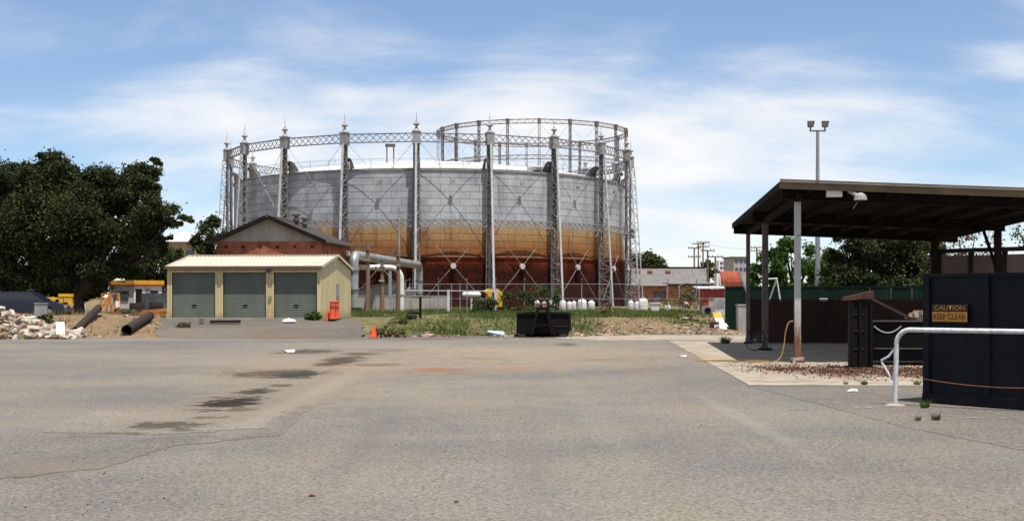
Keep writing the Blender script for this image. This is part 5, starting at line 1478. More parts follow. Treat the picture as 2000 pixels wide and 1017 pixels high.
def left_side():
    s = 50.0
    ms = [chunk_mesh(M_RUBW if k < 7 else M_RUBP, k + 1) for k in range(11)]
    g = thing('rubble_pile', 'heap of pale broken masonry and pink brick at the left edge', 'rubble', (W(60, s), D(s) - 0.4, 0))
    random.seed(5)
    def pile_h(x): return 0.10 + 1.05 * (1.0 if x < -1.3 else max(0.0, 1 - (x + 1.3) / 3.2) ** 1.15)
    core = MB(); nx_ = 14; vs_ = []
    for i in range(nx_ + 1):
        x = -3.6 + 5.5 * i / nx_; h_ = pile_h(x) * 0.72
        for yy, k_ in ((-0.75, -0.06), (-0.2, 0.42), (0.4, 0.85), (0.9, 1.0), (1.6, 0.7), (2.4, -0.1)): vs_.append((x, yy + random.uniform(-.1, .1), h_ * k_ if k_ > 0 else -0.06))
    core.add(vs_, [(i * 6 + j, (i + 1) * 6 + j, (i + 1) * 6 + j + 1, i * 6 + j + 1) for i in range(nx_) for j in range(5)])
    core.build('earth_core', M_GROUND, g)
    for k in range(230):
        x = random.uniform(-3.4, 2.0); yy = random.uniform(-0.85, 1.0)
        z = pile_h(x) * max(0.0, min(1, (yy + 0.8) / 1.6)) * random.uniform(0.85, 1.0)
        o = link('stone', random.choice(ms), g, (x, yy, max(0.07, z)), (random.uniform(-.7, .7), random.uniform(-.7, .7), random.uniform(0, 6.28)))
        k_ = random.choice((0.2, 0.28, 0.36, 0.5)) * random.uniform(0.8, 1.25); o.scale = (k_ * random.uniform(.9, 1.6), k_, k_ * random.uniform(.6, 1))
    b = MB(); b.hexa([(-0.17, 0, 0), (0.17, 0, 0), (0.17, 0.04, 0), (-0.17, 0.04, 0), (-0.26, 0.22, 0.58), (0.07, 0.22, 0.60), (0.07, 0.26, 0.60), (-0.26, 0.26, 0.58)])
    tag(b.build('white_board', M_PAPER, None, (W(134, s), D(s) - 0.9, 0.06)), 'white board leaning on the right end of the rubble heap', 'board')
    g = thing('loose_tyre', 'black tyre with pale rim at the far left of the rubble heap', 'tyre', (W(4, 50), D(50) - 1.3, 0.0), R(20))
    m = MB(); m.tube([(0, -0.1, 0.36), (0, -0.08, 0.36), (0, 0.08, 0.36), (0, 0.1, 0.36)], [0.32, 0.36, 0.36, 0.32], 22); m.build('tyre', M_RUBBER, g, smooth=True)
    m = MB(); m.tube([(0, -0.12, 0.36), (0, -0.09, 0.36)], 0.19, 18); m.build('rim', M_STEELL, g)
    # car
    s = 36.5
    zc_ = 0.48
    g = thing('parked_car', 'dark blue car parked under the large tree', 'car', (W(52, s), D(s), zc_), R(4))
    side = [(-2.25, 0.35), (-2.28, 0.62), (-2.2, 0.86), (-1.7, 0.93), (-1.35, 0.95), (1.05, 0.92), (1.35, 0.88), (2.0, 0.76), (2.2, 0.62), (2.22, 0.35), (1.75, 0.27), (-1.8, 0.27)]
    m = MB(); n = len(side); vs_ = []
    for yy, k_ in ((-0.86, 0.985), (-0.80, 1.0), (0.80, 1.0), (0.86, 0.985)):
        for x, z in side: vs_.append((x * k_, yy, 0.27 + (z - 0.27) * (1 if abs(yy) < 0.85 else 0.96)))
    fs = [tuple(range(n)), tuple(range(4 * n - 1, 3 * n - 1, -1))]
    for r_ in range(3):
        for i in range(n): fs.append((r_ * n + i, (r_ + 1) * n + i, (r_ + 1) * n + (i + 1) % n, r_ * n + (i + 1) % n))
    m.add(vs_, fs); m.build('body', M_BLUEC, g, smooth=True)
    m = MB(); roof = [(-1.75, 0.93), (-1.25, 1.36), (-0.9, 1.40), (0.15, 1.40), (0.45, 1.36), (1.12, 0.91)]; n = len(roof); vs_ = []
    for yy in (-1, 1):
        for x, z in roof: vs_.append((x, yy * (0.80 - 0.16 * (z - 0.91) / 0.49), z + 0.012))
    m.add(vs_, [tuple(range(n)), tuple(range(2 * n - 1, n - 1, -1))] + [(i, i + n, (i + 1) % n + n, (i + 1) % n) for i in range(n)]); co = m.build('cabin', M_BLUEC, g)
    def pane(pts):
        q = MB(); vv = [(x, -(0.80 - 0.16 * (z - 0.91) / 0.49) - 0.008, z) for x, z in pts]
        q.add(vv, [tuple(range(len(vv)))]); q.build('side_window', M_GLASS, co)
    pane([(-1.5, 0.99), (-1.16, 1.31), (-0.82, 1.34), (-0.82, 0.99)]); pane([(-0.75, 0.99), (-0.75, 1.34), (0.1, 1.34), (0.1, 0.99)]); pane([(0.17, 0.99), (0.17, 1.33), (0.42, 1.30), (0.88, 0.99)])
    for x in (-1.35, 1.38):
        for yy in (-0.86, 0.68):
            m = MB(); m.tube([(x, yy, 0.31), (x, yy + 0.18, 0.31)], 0.31, 18); wo = m.build('wheel', M_RUBBER, g)
            m = MB(); m.tube([(x, yy - 0.01, 0.31), (x, yy + 0.19, 0.31)], 0.18, 14); m.build('rim', M_STEEL, wo)
    for yy in (-0.6, 0.6):
        m = MB(); m.box((2.19, yy, 0.62), (0.06, 0.36, 0.14)); m.build('headlight', M_STEELL, g)
    m = MB(); m.box((2.24, 0, 0.42), (0.10, 1.66, 0.16)); m.build('bumper', M_STEELD, g)
    # grey block beside the car
    s = 40.0
    g = thing('grey_bin', 'pale grey box standing in front of the dark car', 'box', (W(80, s), D(s), zt(W(80, s), D(s)) - 0.03), R(15))
    m = MB(); m.b2((-0.3, 0, 0), (0.28, 0.5, 0.72)); m.build('body', M_STEEL, g)
    m = MB(); m.b2((-0.33, -0.03, 0.722), (0.31, 0.53, 0.77)); m.build('lid', M_STEEL, g)
    # yellow machinery
    s = 34.0; zz = 0.5
    g = thing('yellow_boom', 'long yellow machine boom lying behind the dark car', 'machine', (W(102, s), D(s), zz), R(-3))
    m = MB(); m.hexa([(-1.3, 0, 0.72), (1.1, 0, 0.62), (1.1, 0.4, 0.62), (-1.3, 0.4, 0.72), (-1.2, 0, 1.15), (1.05, 0, 1.02), (1.05, 0.4, 1.02), (-1.2, 0.4, 1.15)]); m.build('boom', M_YEL, g)
    for x in (-0.9, 0.7):
        m = MB(); m.b2((x - 0.12, 0.05, 0), (x + 0.12, 0.35, 0.64)); m.build('stand', M_BLACK, g)
    m = MB(); m.b2((-0.5, -0.02, 0.85), (-0.2, -0.002, 1.05)); m.b2((0.2, -0.02, 0.8), (0.45, -0.002, 0.98)); m.build('dark_plate', M_BLACK, g)
    s = 36.0
    g = thing('yellow_stand', 'upright yellow steel stand right of the dark car', 'stand', (W(129, s), D(s), 0.42), R(6))
    for x in (-0.25, 0.22):
        m = MB(); m.box((x, 0, 0.6), (0.2, 0.2, 1.2)); m.build('upright', M_YEL, g)
    m = MB(); m.box((0, 0, 1.28), (0.75, 0.26, 0.16)); m.build('head', M_YEL, g)
    m = MB(); m.box((0, 0.05, 0.5), (0.28, 0.06, 0.8)); m.build('plate', M_DRUST, g)
    s = 35.0
    for i, (px, lab) in enumerate(((198, 'orange steel frame leaning in front of the site hut, left one'), (222, 'orange steel frame in front of the site hut, right one'))):
        g = thing('orange_trestle', lab, 'trestle', (W(px, s), D(s) + i * 0.5, 0.5), R(-12 + 30 * i), 'orange frames by the site hut')
        tl = 0.16 if i == 0 else -0.12
        for x in (-0.22, 0.22):
            m = MB(); m.beam((x, 0, 0), (x + tl, 0.25, 1.32), 0.09); m.build('upright', M_ORFR, g)
        for t in (0.06, 0.5, 0.97):
            m = MB(); m.beam((-0.22 + tl * t, 0.25 * t - 0.01, 1.32 * t), (0.22 + tl * t, 0.25 * t - 0.01, 1.32 * t), 0.08); m.build('rail', M_ORFR, g)
        m = MB(); m.beam((-0.22, 0.02, 0.1), (0.22 + tl, 0.22, 1.25), 0.05); m.build('brace', M_ORFR, g)
    # site hut
    s = 30.5
    g = thing('site_hut', 'white site hut with yellow and red roof band beside the garage', 'hut', (W(262, s), D(s), 0.55), R(-33))
    h = Z(558, s) - 0.55; wl_ = 2.4; wr_ = 2.3
    m = MB(); m.b2((-wl_, 0, 0.3), (0, wr_, h)); m.build('wall', M_WHITE, g)
    m = MB(); m.b2((-wl_ - 0.12, -0.12, h + 0.002), (0.12, wr_ + 0.12, h + 0.10)); m.build('red_band', M_REDSH, g)
    m = MB(); m.b2((-wl_ - 0.10, -0.10, h + 0.102), (0.10, wr_ + 0.10, h + 0.36)); m.build('yellow_band', M_YEL, g)
    m = MB(); m.b2((-wl_ * 0.82, -0.03, h - 0.95), (-wl_ * 0.22, -0.002, h - 0.3)); wo = m.build('window', M_STEEL, g)
    for k in range(2):
        m = MB(); m.b2((-wl_ * 0.80 + k * 0.73, -0.04, h - 0.91), (-wl_ * 0.80 + k * 0.73 + 0.66, -0.031, h - 0.34)); m.build('pane', M_GLASS if k == 0 else M_STEELD, wo)
    m = MB(); m.b2((0.002, 0.12, 0.32), (0.03, 0.62, h - 0.2)); m.build('door', M_BEAM, g)
    m = MB(); m.b2((0.002, 1.3, h - 0.9), (0.03, 1.95, h - 0.3)); m.build('window', M_GLASS, g)
    m = MB(); m.b2((0.03, 0.9, h - 0.25), (0.22, 1.2, h - 0.2)); m.build('lamp', M_BLACK, g)
    for x in (-2.1, -0.3):
        m = MB(); m.b2((x - 0.15, 0.2, 0.0), (x + 0.15, wr_ - 0.2, 0.298)); m.build('skid', M_BLACK, g)
    # sheet fence between the hut and the garage
    s = 31.5
    g = thing('grey_sheet_fence', 'short grey sheet fence between the site hut and garage', 'fence', (W(276, s), D(s), 0.5))
    for k in range(2):
        m = MB(); m.corr((k * 0.8, -0.012 * k, 0), (1, 0, 0), (0, 0, 1), 0.81, 1.35, (0, -1, 0), 0.16, 0.025); m.build('sheet', M_STEEL, g)
    # white vans / low building behind the car
    s = 25.0
    g = thing('white_long_building', 'long low white building with a red stripe behind the dark car', 'building', (W(-40, s), D(s), 0.5))
    L_ = 175 / s
    m = MB(); m.b2((0, 0, 0), (L_, 4, 2.35)); m.build('wall', M_WHITE, g)
    m = MB(); m.b2((-0.02, -0.03, 1.25), (L_ * 0.85, -0.002, 1.42)); m.build('red_stripe', M_REDSH, g)
    for k in range(4):
        m = MB(); m.b2((0.4 + k * 1.6, -0.03, 1.5), (1.3 + k * 1.6, -0.002, 2.05)); m.build('window', M_GLASS, g)
    m = MB(); m.b2((-0.15, -0.2, 2.352), (L_ + 0.15, 4.1, 2.47)); m.build('roof', M_CROWN, g)
    s = 18.0
    g = thing('tan_building', 'tan building with bright white hipped roof beyond the large tree', 'building', (W(312, s), D(s), 0.5))
    w_ = 82 / s; ez = Z(472, s) - 0.5
    m = MB(); m.b2((0, 0, 0), (w_, 6, ez)); m.build('wall', M_TANW, g)
    m = MB(); m.add([(-0.3, -0.3, ez + 0.002), (w_ + 0.3, -0.3, ez + 0.002), (w_ + 0.3, 6.3, ez + 0.002), (-0.3, 6.3, ez + 0.002), (w_ * 0.35, 2.6, ez + 1.15), (w_ * 0.65, 2.6, ez + 1.15)], [(0, 1, 5, 4), (1, 2, 5), (2, 3, 4, 5), (3, 0, 4), (0, 3, 2, 1)]); m.build('roof', M_CROWN, g)
    for k in range(2):
        m = MB(); m.b2((0.8 + k * 2, -0.05, ez - 2.0), (1.8 + k * 2, 0.05, ez - 0.9)); m.build('window', M_GLASS, g)
    # black pipe and logs on the dirt
    def lying(p0, p1, r, name, lab, cat, mat, hollow=True):
        p0, p1 = Vector(p0), Vector(p1)
        g_ = thing(name, lab, cat, (p0.x, p0.y, p0.z))
        d = p1 - p0; n_ = 18
        m_ = MB(); dn = d.normalized(); inner = r * 0.82
        m_.tube([(0, 0, 0), d], r, n_, False); m_.tube([(0, 0, 0), d], inner, n_, False)
        m_.build('wall', mat, g_, smooth=True)
        for t in (0.0, 0.97):
            c_ = MB(); c_.tube([d * t - dn * 0.004, d * t + dn * 0.07], r * 1.12, n_, False); c_.tube([d * t - dn * 0.004, d * t + dn * 0.07], r * 0.99, n_, False); c_.build('collar', mat, g_)
    s = 44.5
    s = 49.0
    xa, ya = W(247, s), D(s); xb, yb = W(292, 44.5), D(44.5)
    lying((xa, ya, max(0, zt(xa, ya)) + 0.22), (xb, yb, zt(xb, yb) + 0.2), 0.20, 'black_pipe', 'length of black pipe lying on the bare dirt left of the garage', 'pipe', M_DRUST)
    xa, ya = W(146, 48.5), D(48.5); xb, yb = W(192, 44), D(44)
    lying((xa, ya, zt(xa, ya) + 0.16), (xb, yb, zt(xb, yb) + 0.30), 0.16, 'dark_pipe', 'dark pipe half buried in dry grass beside the rubble', 'pipe', M_DRUST)
    xa, ya = W(198, 40), D(40)
    m = MB(); m.beam((0, 0, 0.1), (70 / 40, 0.05, 0.12), 0.14, 0.12); tag(m.build('timber_beam', M_TIMBER, None, (xa, ya, zt(xa, ya))), 'long timber beam lying across the dirt behind the black pipe', 'timber')
    for i, (dx, dz, rz) in enumerate(((0.0, 0.08, 12), (0.25, 0.16, 6), (0.1, 0.24, 20), (0.5, 0.10, -4))):
        x, y = W(268, 38.5) + dx, D(38.5) + 0.2 * i
        m = MB(); m.beam((0, 0, 0), (1.35, 0.3, 0.10), 0.09, 0.09); o = m.build('orange_bar', M_ORFR, None, (x, y, zt(x, y) + dz), (0, 0, R(rz)))
        tag(o, ('orange steel bar at the bottom of the stack by the garage', 'orange steel bar second from the bottom of the stack by the garage', 'orange steel bar on top of the stack by the garage', 'orange steel bar nearest the garage wall in the stack')[i], 'bar', 'orange bars by the garage')
    x, y = W(177, 44), D(44)
    tag(link('broken_block', ms[1], None, (x, y, zt(x, y) + 0.12)), 'single pale broken block on the dirt beside the dark pipe', 'rubble').scale = (0.55, 0.5, 0.6)
    g = thing('small_sign', 'small white sign on a stake by the orange frames', 'sign', (W(230, 37), D(37), 0.45))
    m = MB(); m.box((0, 0, 0.45), (0.05, 0.05, 0.9)); m.build('stake', M_TIMBER, g); m = MB(); m.box((0, -0.04, 0.78), (0.2, 0.02, 0.32)); m.build('face', M_WHITE, g)
    for px, s, r, lab in ((268, 35, 0.42, 'dark scrap drum beside the site hut door'), (305, 33, 0.40, 'dark scrap drum against the grey sheet fence')):
        g = thing('scrap_drum', lab, 'drum', (W(px, s), D(s), 0.5))
        m = MB(); m.lathe([(r, 0), (r, 0.25), (r + .02, .27), (r, .29), (r, 0.55), (r + .02, .57), (r, .59), (r * 0.97, 0.78), (r * 0.8, 0.78)], (0, 0, 0), 16); m.build('body', M_DRUST, g, smooth=True)
        m = MB(); m.lathe([(r * 0.2, 0.785), (r * 0.2, 0.81)], (0.1, 0, 0), 8); m.build('bung', M_RUST, g)
left_side()

# ------------------------------------------------------------------ things around the garage and verge
def yard_bits():
    # traffic bollards and cone beside the garage
    def tall_bollard(px, s, z, h, r, lab):
        g = thing('traffic_bollard', lab, 'bollard', (W(px, s), D(s), z), 0, 'orange bollards by the garage')
        m = MB(); m.lathe([(r * 1.15, 0.07), (r, 0.14), (r * 0.82, h * 0.9), (r * 0.95, h * 0.92), (r * 0.95, h * 0.97), (r * 0.5, h)], (0, 0, 0), 16); m.build('body', M_ORANGE, g, smooth=True)
        m = MB(); m.lathe([(r * 1.0, h * 0.62), (r * 0.95, h * 0.74)], (0, 0, 0), 16); m.build('band', M_REDSH, g)
        m = MB(); m.lathe([(r * 1.7, 0), (r * 1.6, 0.068), (r * 1.2, 0.07)], (0, 0, 0), 8); m.build('base', M_RUBBER, g)
    tall_bollard(649, 45.0, SHED_Z - 0.03, 0.86, 0.12, 'orange traffic bollard at the garage corner, left of the pair')
    tall_bollard(658, 44.6, SHED_Z - 0.03, 0.84, 0.11, 'orange traffic bollard at the garage corner, right of the pair')
    def cone(px, s, z, h, lab, tilt=0):
        g = thing('traffic_cone', lab, 'cone', (W(px, s), D(s), z), 0.4)
        g.rotation_euler = (0, tilt, 0.4)
        r = h * 0.27
        m = MB(); m.lathe([(r, 0.03), (r * 0.72, h * 0.36), (r * 0.45, h * 0.7), (r * 0.2, h), (r * 0.1, h)], (0, 0, 0), 16); m.build('body', M_ORANGE, g, smooth=True)
        m = MB(); m.box((0, 0, 0.015), (r * 2.7, r * 2.7, 0.03)); m.build('base', M_ORANGE, g)
        m = MB(); m.lathe([(r * 0.66, h * 0.42), (r * 0.49, h * 0.62)], (0, 0, 0), 16); 
    cone(641, 44.8, SHED_Z - 0.04, 0.5, 'short orange cone beside the pair of bollards')
    p = G(729, 663)
    cone(729, 50.3, 0.03, 0.52, 'orange traffic cone at the edge of the weeds by the yard', 0.1)
    # white bag
    s = 45.5
    bm = bmesh.new(); random.seed(3)
    for k in range(26):
        a = random.uniform(0, 6.28); r = random.uniform(0.15, 0.30)
        bm.verts.new((r * 1.05 * math.cos(a), r * 0.8 * math.sin(a), random.uniform(0, 1) ** 0.7 * 0.24 * (1.15 - r / 0.34)))
    for k in range(10): bm.verts.new((0.32 * math.cos(k * .628), 0.25 * math.sin(k * .628), 0))
    bmesh.ops.convex_hull(bm, input=bm.verts); me = bpy.data.meshes.new('white_sack'); bm.to_mesh(me); bm.free(); me.materials.append(M_PAPER)
    tag(link('white_sack', me, None, (W(565, s), D(s), SHED_Z - 0.07)), 'white sack slumped in front of the right-hand roller door', 'sack')
    s = 46.0
    m = MB(); m.box((0, 0, 0.07), (1.28, 0.18, 0.13), 0.02, 0.012); tag(m.build('dark_beam', M_DRUST, None, (W(440, s), D(s), SHED_Z - 0.13)), 'dark timber beam lying in front of the left-hand roller door', 'timber')
    m = MB(); m.box((0, 0, 0.09), (0.2, 0.16, 0.22), 0.2, 0.02); tag(m.build('timber_stub', M_TIMBER, None, (W(394, s), D(s), SHED_Z - 0.10)), 'short timber stub at the left edge of the driveway', 'timber')
    g = thing('steel_stump', 'black steel post standing in the weeds right of the driveway', 'post', (W(821, 42), D(42), 0.45))
    m = MB(); m.box((0, 0, 0.55), (0.11, 0.11, 1.15)); m.build('shaft', M_BLACK, g); m = MB(); m.box((0, 0, 1.14), (0.15, 0.15, 0.03)); m.build('cap', M_BLACK, g)
    m = MB(); m.beam((-0.55, 0, 0.42), (-0.06, 0, 0.40), 0.10, 0.10); m.build('arm', M_BLACK, g)
    g = thing('rusty_valve', 'rusty valve body sitting in the weeds beside the black post', 'valve', (W(804, 43.5), D(43.5), 0.40))
    m = MB(); m.lathe([(0.16, 0), (0.2, 0.1), (0.14, 0.2), (0.24, 0.3), (0.24, 0.38), (0.08, 0.42), (0.05, 0.6)], (0, 0, 0), 12); m.build('body', M_DRUST, g, smooth=True)
    m = MB(); m.tube([(0.17 * math.cos(t), 0.17 * math.sin(t), 0.6) for t in np.linspace(0, 6.283, 15)], 0.02, 6, False); m.build('handwheel', M_DRUST, g)
    p = G(968, 656)
    for i, (px, py, mt, k_, lab) in enumerate(((968, 655, pm('blue_grey_cloth', (0.30, 0.34, 0.42), (0.42, 0.44, 0.48), 6), 0.42, 'crumpled blue grey cloth left of the black bin'),
                                           (814, 657, pm('dark_blue_cloth', (0.03, 0.05, 0.12), (0.05, 0.06, 0.10), 6), 0.2, 'dark blue rag at the yard edge by the weeds'),
                                           (565, 688, M_PAPER, 0.17, 'white scrap on the yard below the driveway'), (1334, 697, M_PAPER, 0.10, 'white scrap beside the concrete slab edge'),
                                           (891, 981, pm('dark_blue_cap', (0.012, 0.014, 0.06), (0.014, 0.016, 0.05), 6), 0.022, 'tiny dark blue cap on the asphalt in the foreground'),
                                           (610, 969, M_RUST, 0.03, 'curled brown leaf on the asphalt in the foreground'), (1664, 765, M_PAPER, 0.085, 'white scrap left of the navy bin shadow'),
                                           (1695, 748, M_PAPER, 0.05, 'small white scrap at the slab front edge'))):
        bm = bmesh.new(); random.seed(20 + i)
        for _ in range(18): bm.verts.new((random.uniform(-1, 1) * k_, random.uniform(-.7, .7) * k_, random.uniform(0.1, 0.5) * k_))
        for _ in range(8): bm.verts.new((random.uniform(-1.1, 1.1) * k_, random.uniform(-.8, .8) * k_, 0))
        bmesh.ops.convex_hull(bm, input=bm.verts); me = bpy.data.meshes.new('litter'); bm.to_mesh(me); bm.free(); me.materials.append(mt)
        q = G(px, py); o = link('litter', me, None, (q.x, q.y, 0.006 if px < 1640 else 0.014)); tag(o, lab, 'litter')
    # worn paint dashes on the asphalt near the railing
    for px, py, w_, k_ in ((1558, 799, 18, 0.05), (1620, 785, 22, 0.04), (1690, 795, 26, 0.05), (1835, 811, 40, 0.035), (1930, 816, 60, 0.035)):
        q = G(px, py); s_ = (py - YH) / H
        sheet('paint_mark', [(q.x - w_ / s_, q.y - k_, 0), (q.x + w_ / s_, q.y - k_ - 0.05, 0), (q.x + w_ / s_, q.y + k_ - 0.05, 0), (q.x - w_ / s_, q.y + k_, 0)], 0.0085, M_SLAB, 0.02, 7)
yard_bits()

# ------------------------------------------------------------------ vegetation
def quads(name, C_, size, mat, parent=None, up=0.0, aspect=0.55, kind=None, flat=1.0):
    """many little leaves (one quad each) at the points C_"""
    C_ = np.asarray(C_, dtype=np.float64); n = len(C_)
    sz = size * rng.uniform(0.6, 1.35, n)
    d = rng.normal(size=(n, 3)); d[:, 2] = d[:, 2] * (1 - up) + up * 2.0
    d[:, 2] *= flat
    d /= np.linalg.norm(d, axis=1)[:, None]
    e = rng.normal(size=(n, 3)); e[:, 2] *= flat; e -= d * (e * d).sum(1)[:, None]; e /= np.linalg.norm(e, axis=1)[:, None]
    a = d * (sz / 2)[:, None]; b = e * (sz * aspect / 2)[:, None]
    v = np.stack([C_ - a, C_ + b, C_ + a, C_ - b], axis=1).reshape(-1, 3)
    me = bpy.data.meshes.new(name)
    me.vertices.add(4 * n); me.vertices.foreach_set('co', v.ravel())
    me.loops.add(4 * n); me.loops.foreach_set('vertex_index', np.arange(4 * n, dtype=np.int32))
    me.polygons.add(n); me.polygons.foreach_set('loop_start', np.arange(0, 4 * n, 4, dtype=np.int32)); me.polygons.foreach_set('loop_total', np.full(n, 4, dtype=np.int32))
    me.materials.append(mat); me.update(); me.validate()
    o = link(name, me, parent)
    if kind: tag(o, kind=kind)
    return o

def crown_points(lobes, dens, shell=0.55, clump=0.22):
    """lobes: (x, y, z, rx, ry, rz); leaves gather in clumps towards the outside of every lobe"""
    out = []
    for x, y, z, rx, ry, rz_ in lobes:
        vol = (rx * ry * rz_) ** (2 / 3)
        nc = max(6, int(vol * 9)); npt = int(vol * dens / nc)
        u = rng.normal(size=(nc, 3)); u /= np.linalg.norm(u, axis=1)[:, None]
        rr = shell + (1.02 - shell) * rng.uniform(size=nc) ** 0.6
        c = u * rr[:, None]
        pts = c[:, None, :] + rng.normal(size=(nc, npt, 3)) * clump * rng.uniform(0.5, 1.1, size=(nc, 1, 1))
        pts = pts.reshape(-1, 3) * np.array([rx, ry, rz_]) + np.array([x, y, z])
        out.append(pts)
    return np.concatenate(out)

def tree(name, label, px, s, zb, lobes_px, dens, leaf, mat, trunk_r=0.25, cat='tree', group=None, depth=1.0, limbs=True, clump=0.22, shell=0.55):
    x, y = W(px, s), D(s)
    g = thing(name, label, cat, (x, y, zb), 0, group)
    L_ = []
    for lp in lobes_px:
        cx, cy, rx, rz_ = lp[:4]; dy = lp[4] if len(lp) > 4 else random.uniform(-0.25, 0.25) * rx / s
        L_.append((W(cx, s) - x, dy, Z(cy, s) - zb, rx / s, max(rx, rz_) / s * depth, rz_ / s))
    pts = crown_points(L_, dens, shell, clump)
    pts = pts[pts[:, 2] > 0.02]
    quads('crown' if cat == 'tree' else 'foliage', pts, leaf, mat, g)
    t = MB()
    zc_ = np.mean([l[2] for l in L_]); 
    fork = max(0.15, min(l[2] - l[5] for l in L_) + 0.25)
    t.tube([(0, 0, -0.2), (0.03, 0, fork * 0.5), (0, 0.02, fork)], [trunk_r * 1.25, trunk_r, trunk_r * 0.85], 9)
    if limbs:
        for l in L_:
            m_ = Vector((l[0] * 0.5, l[1] * 0.5, fork + (l[2] - fork) * 0.45)); e_ = Vector((l[0], l[1], l[2] + l[5] * 0.3))
            t.tube([(0, 0, fork * 0.9), m_, e_], [trunk_r * 0.6, trunk_r * 0.38, trunk_r * 0.1], 7)
    t.build('trunk' if cat == 'tree' else 'stem', M_BARK, g, smooth=True)
    return g

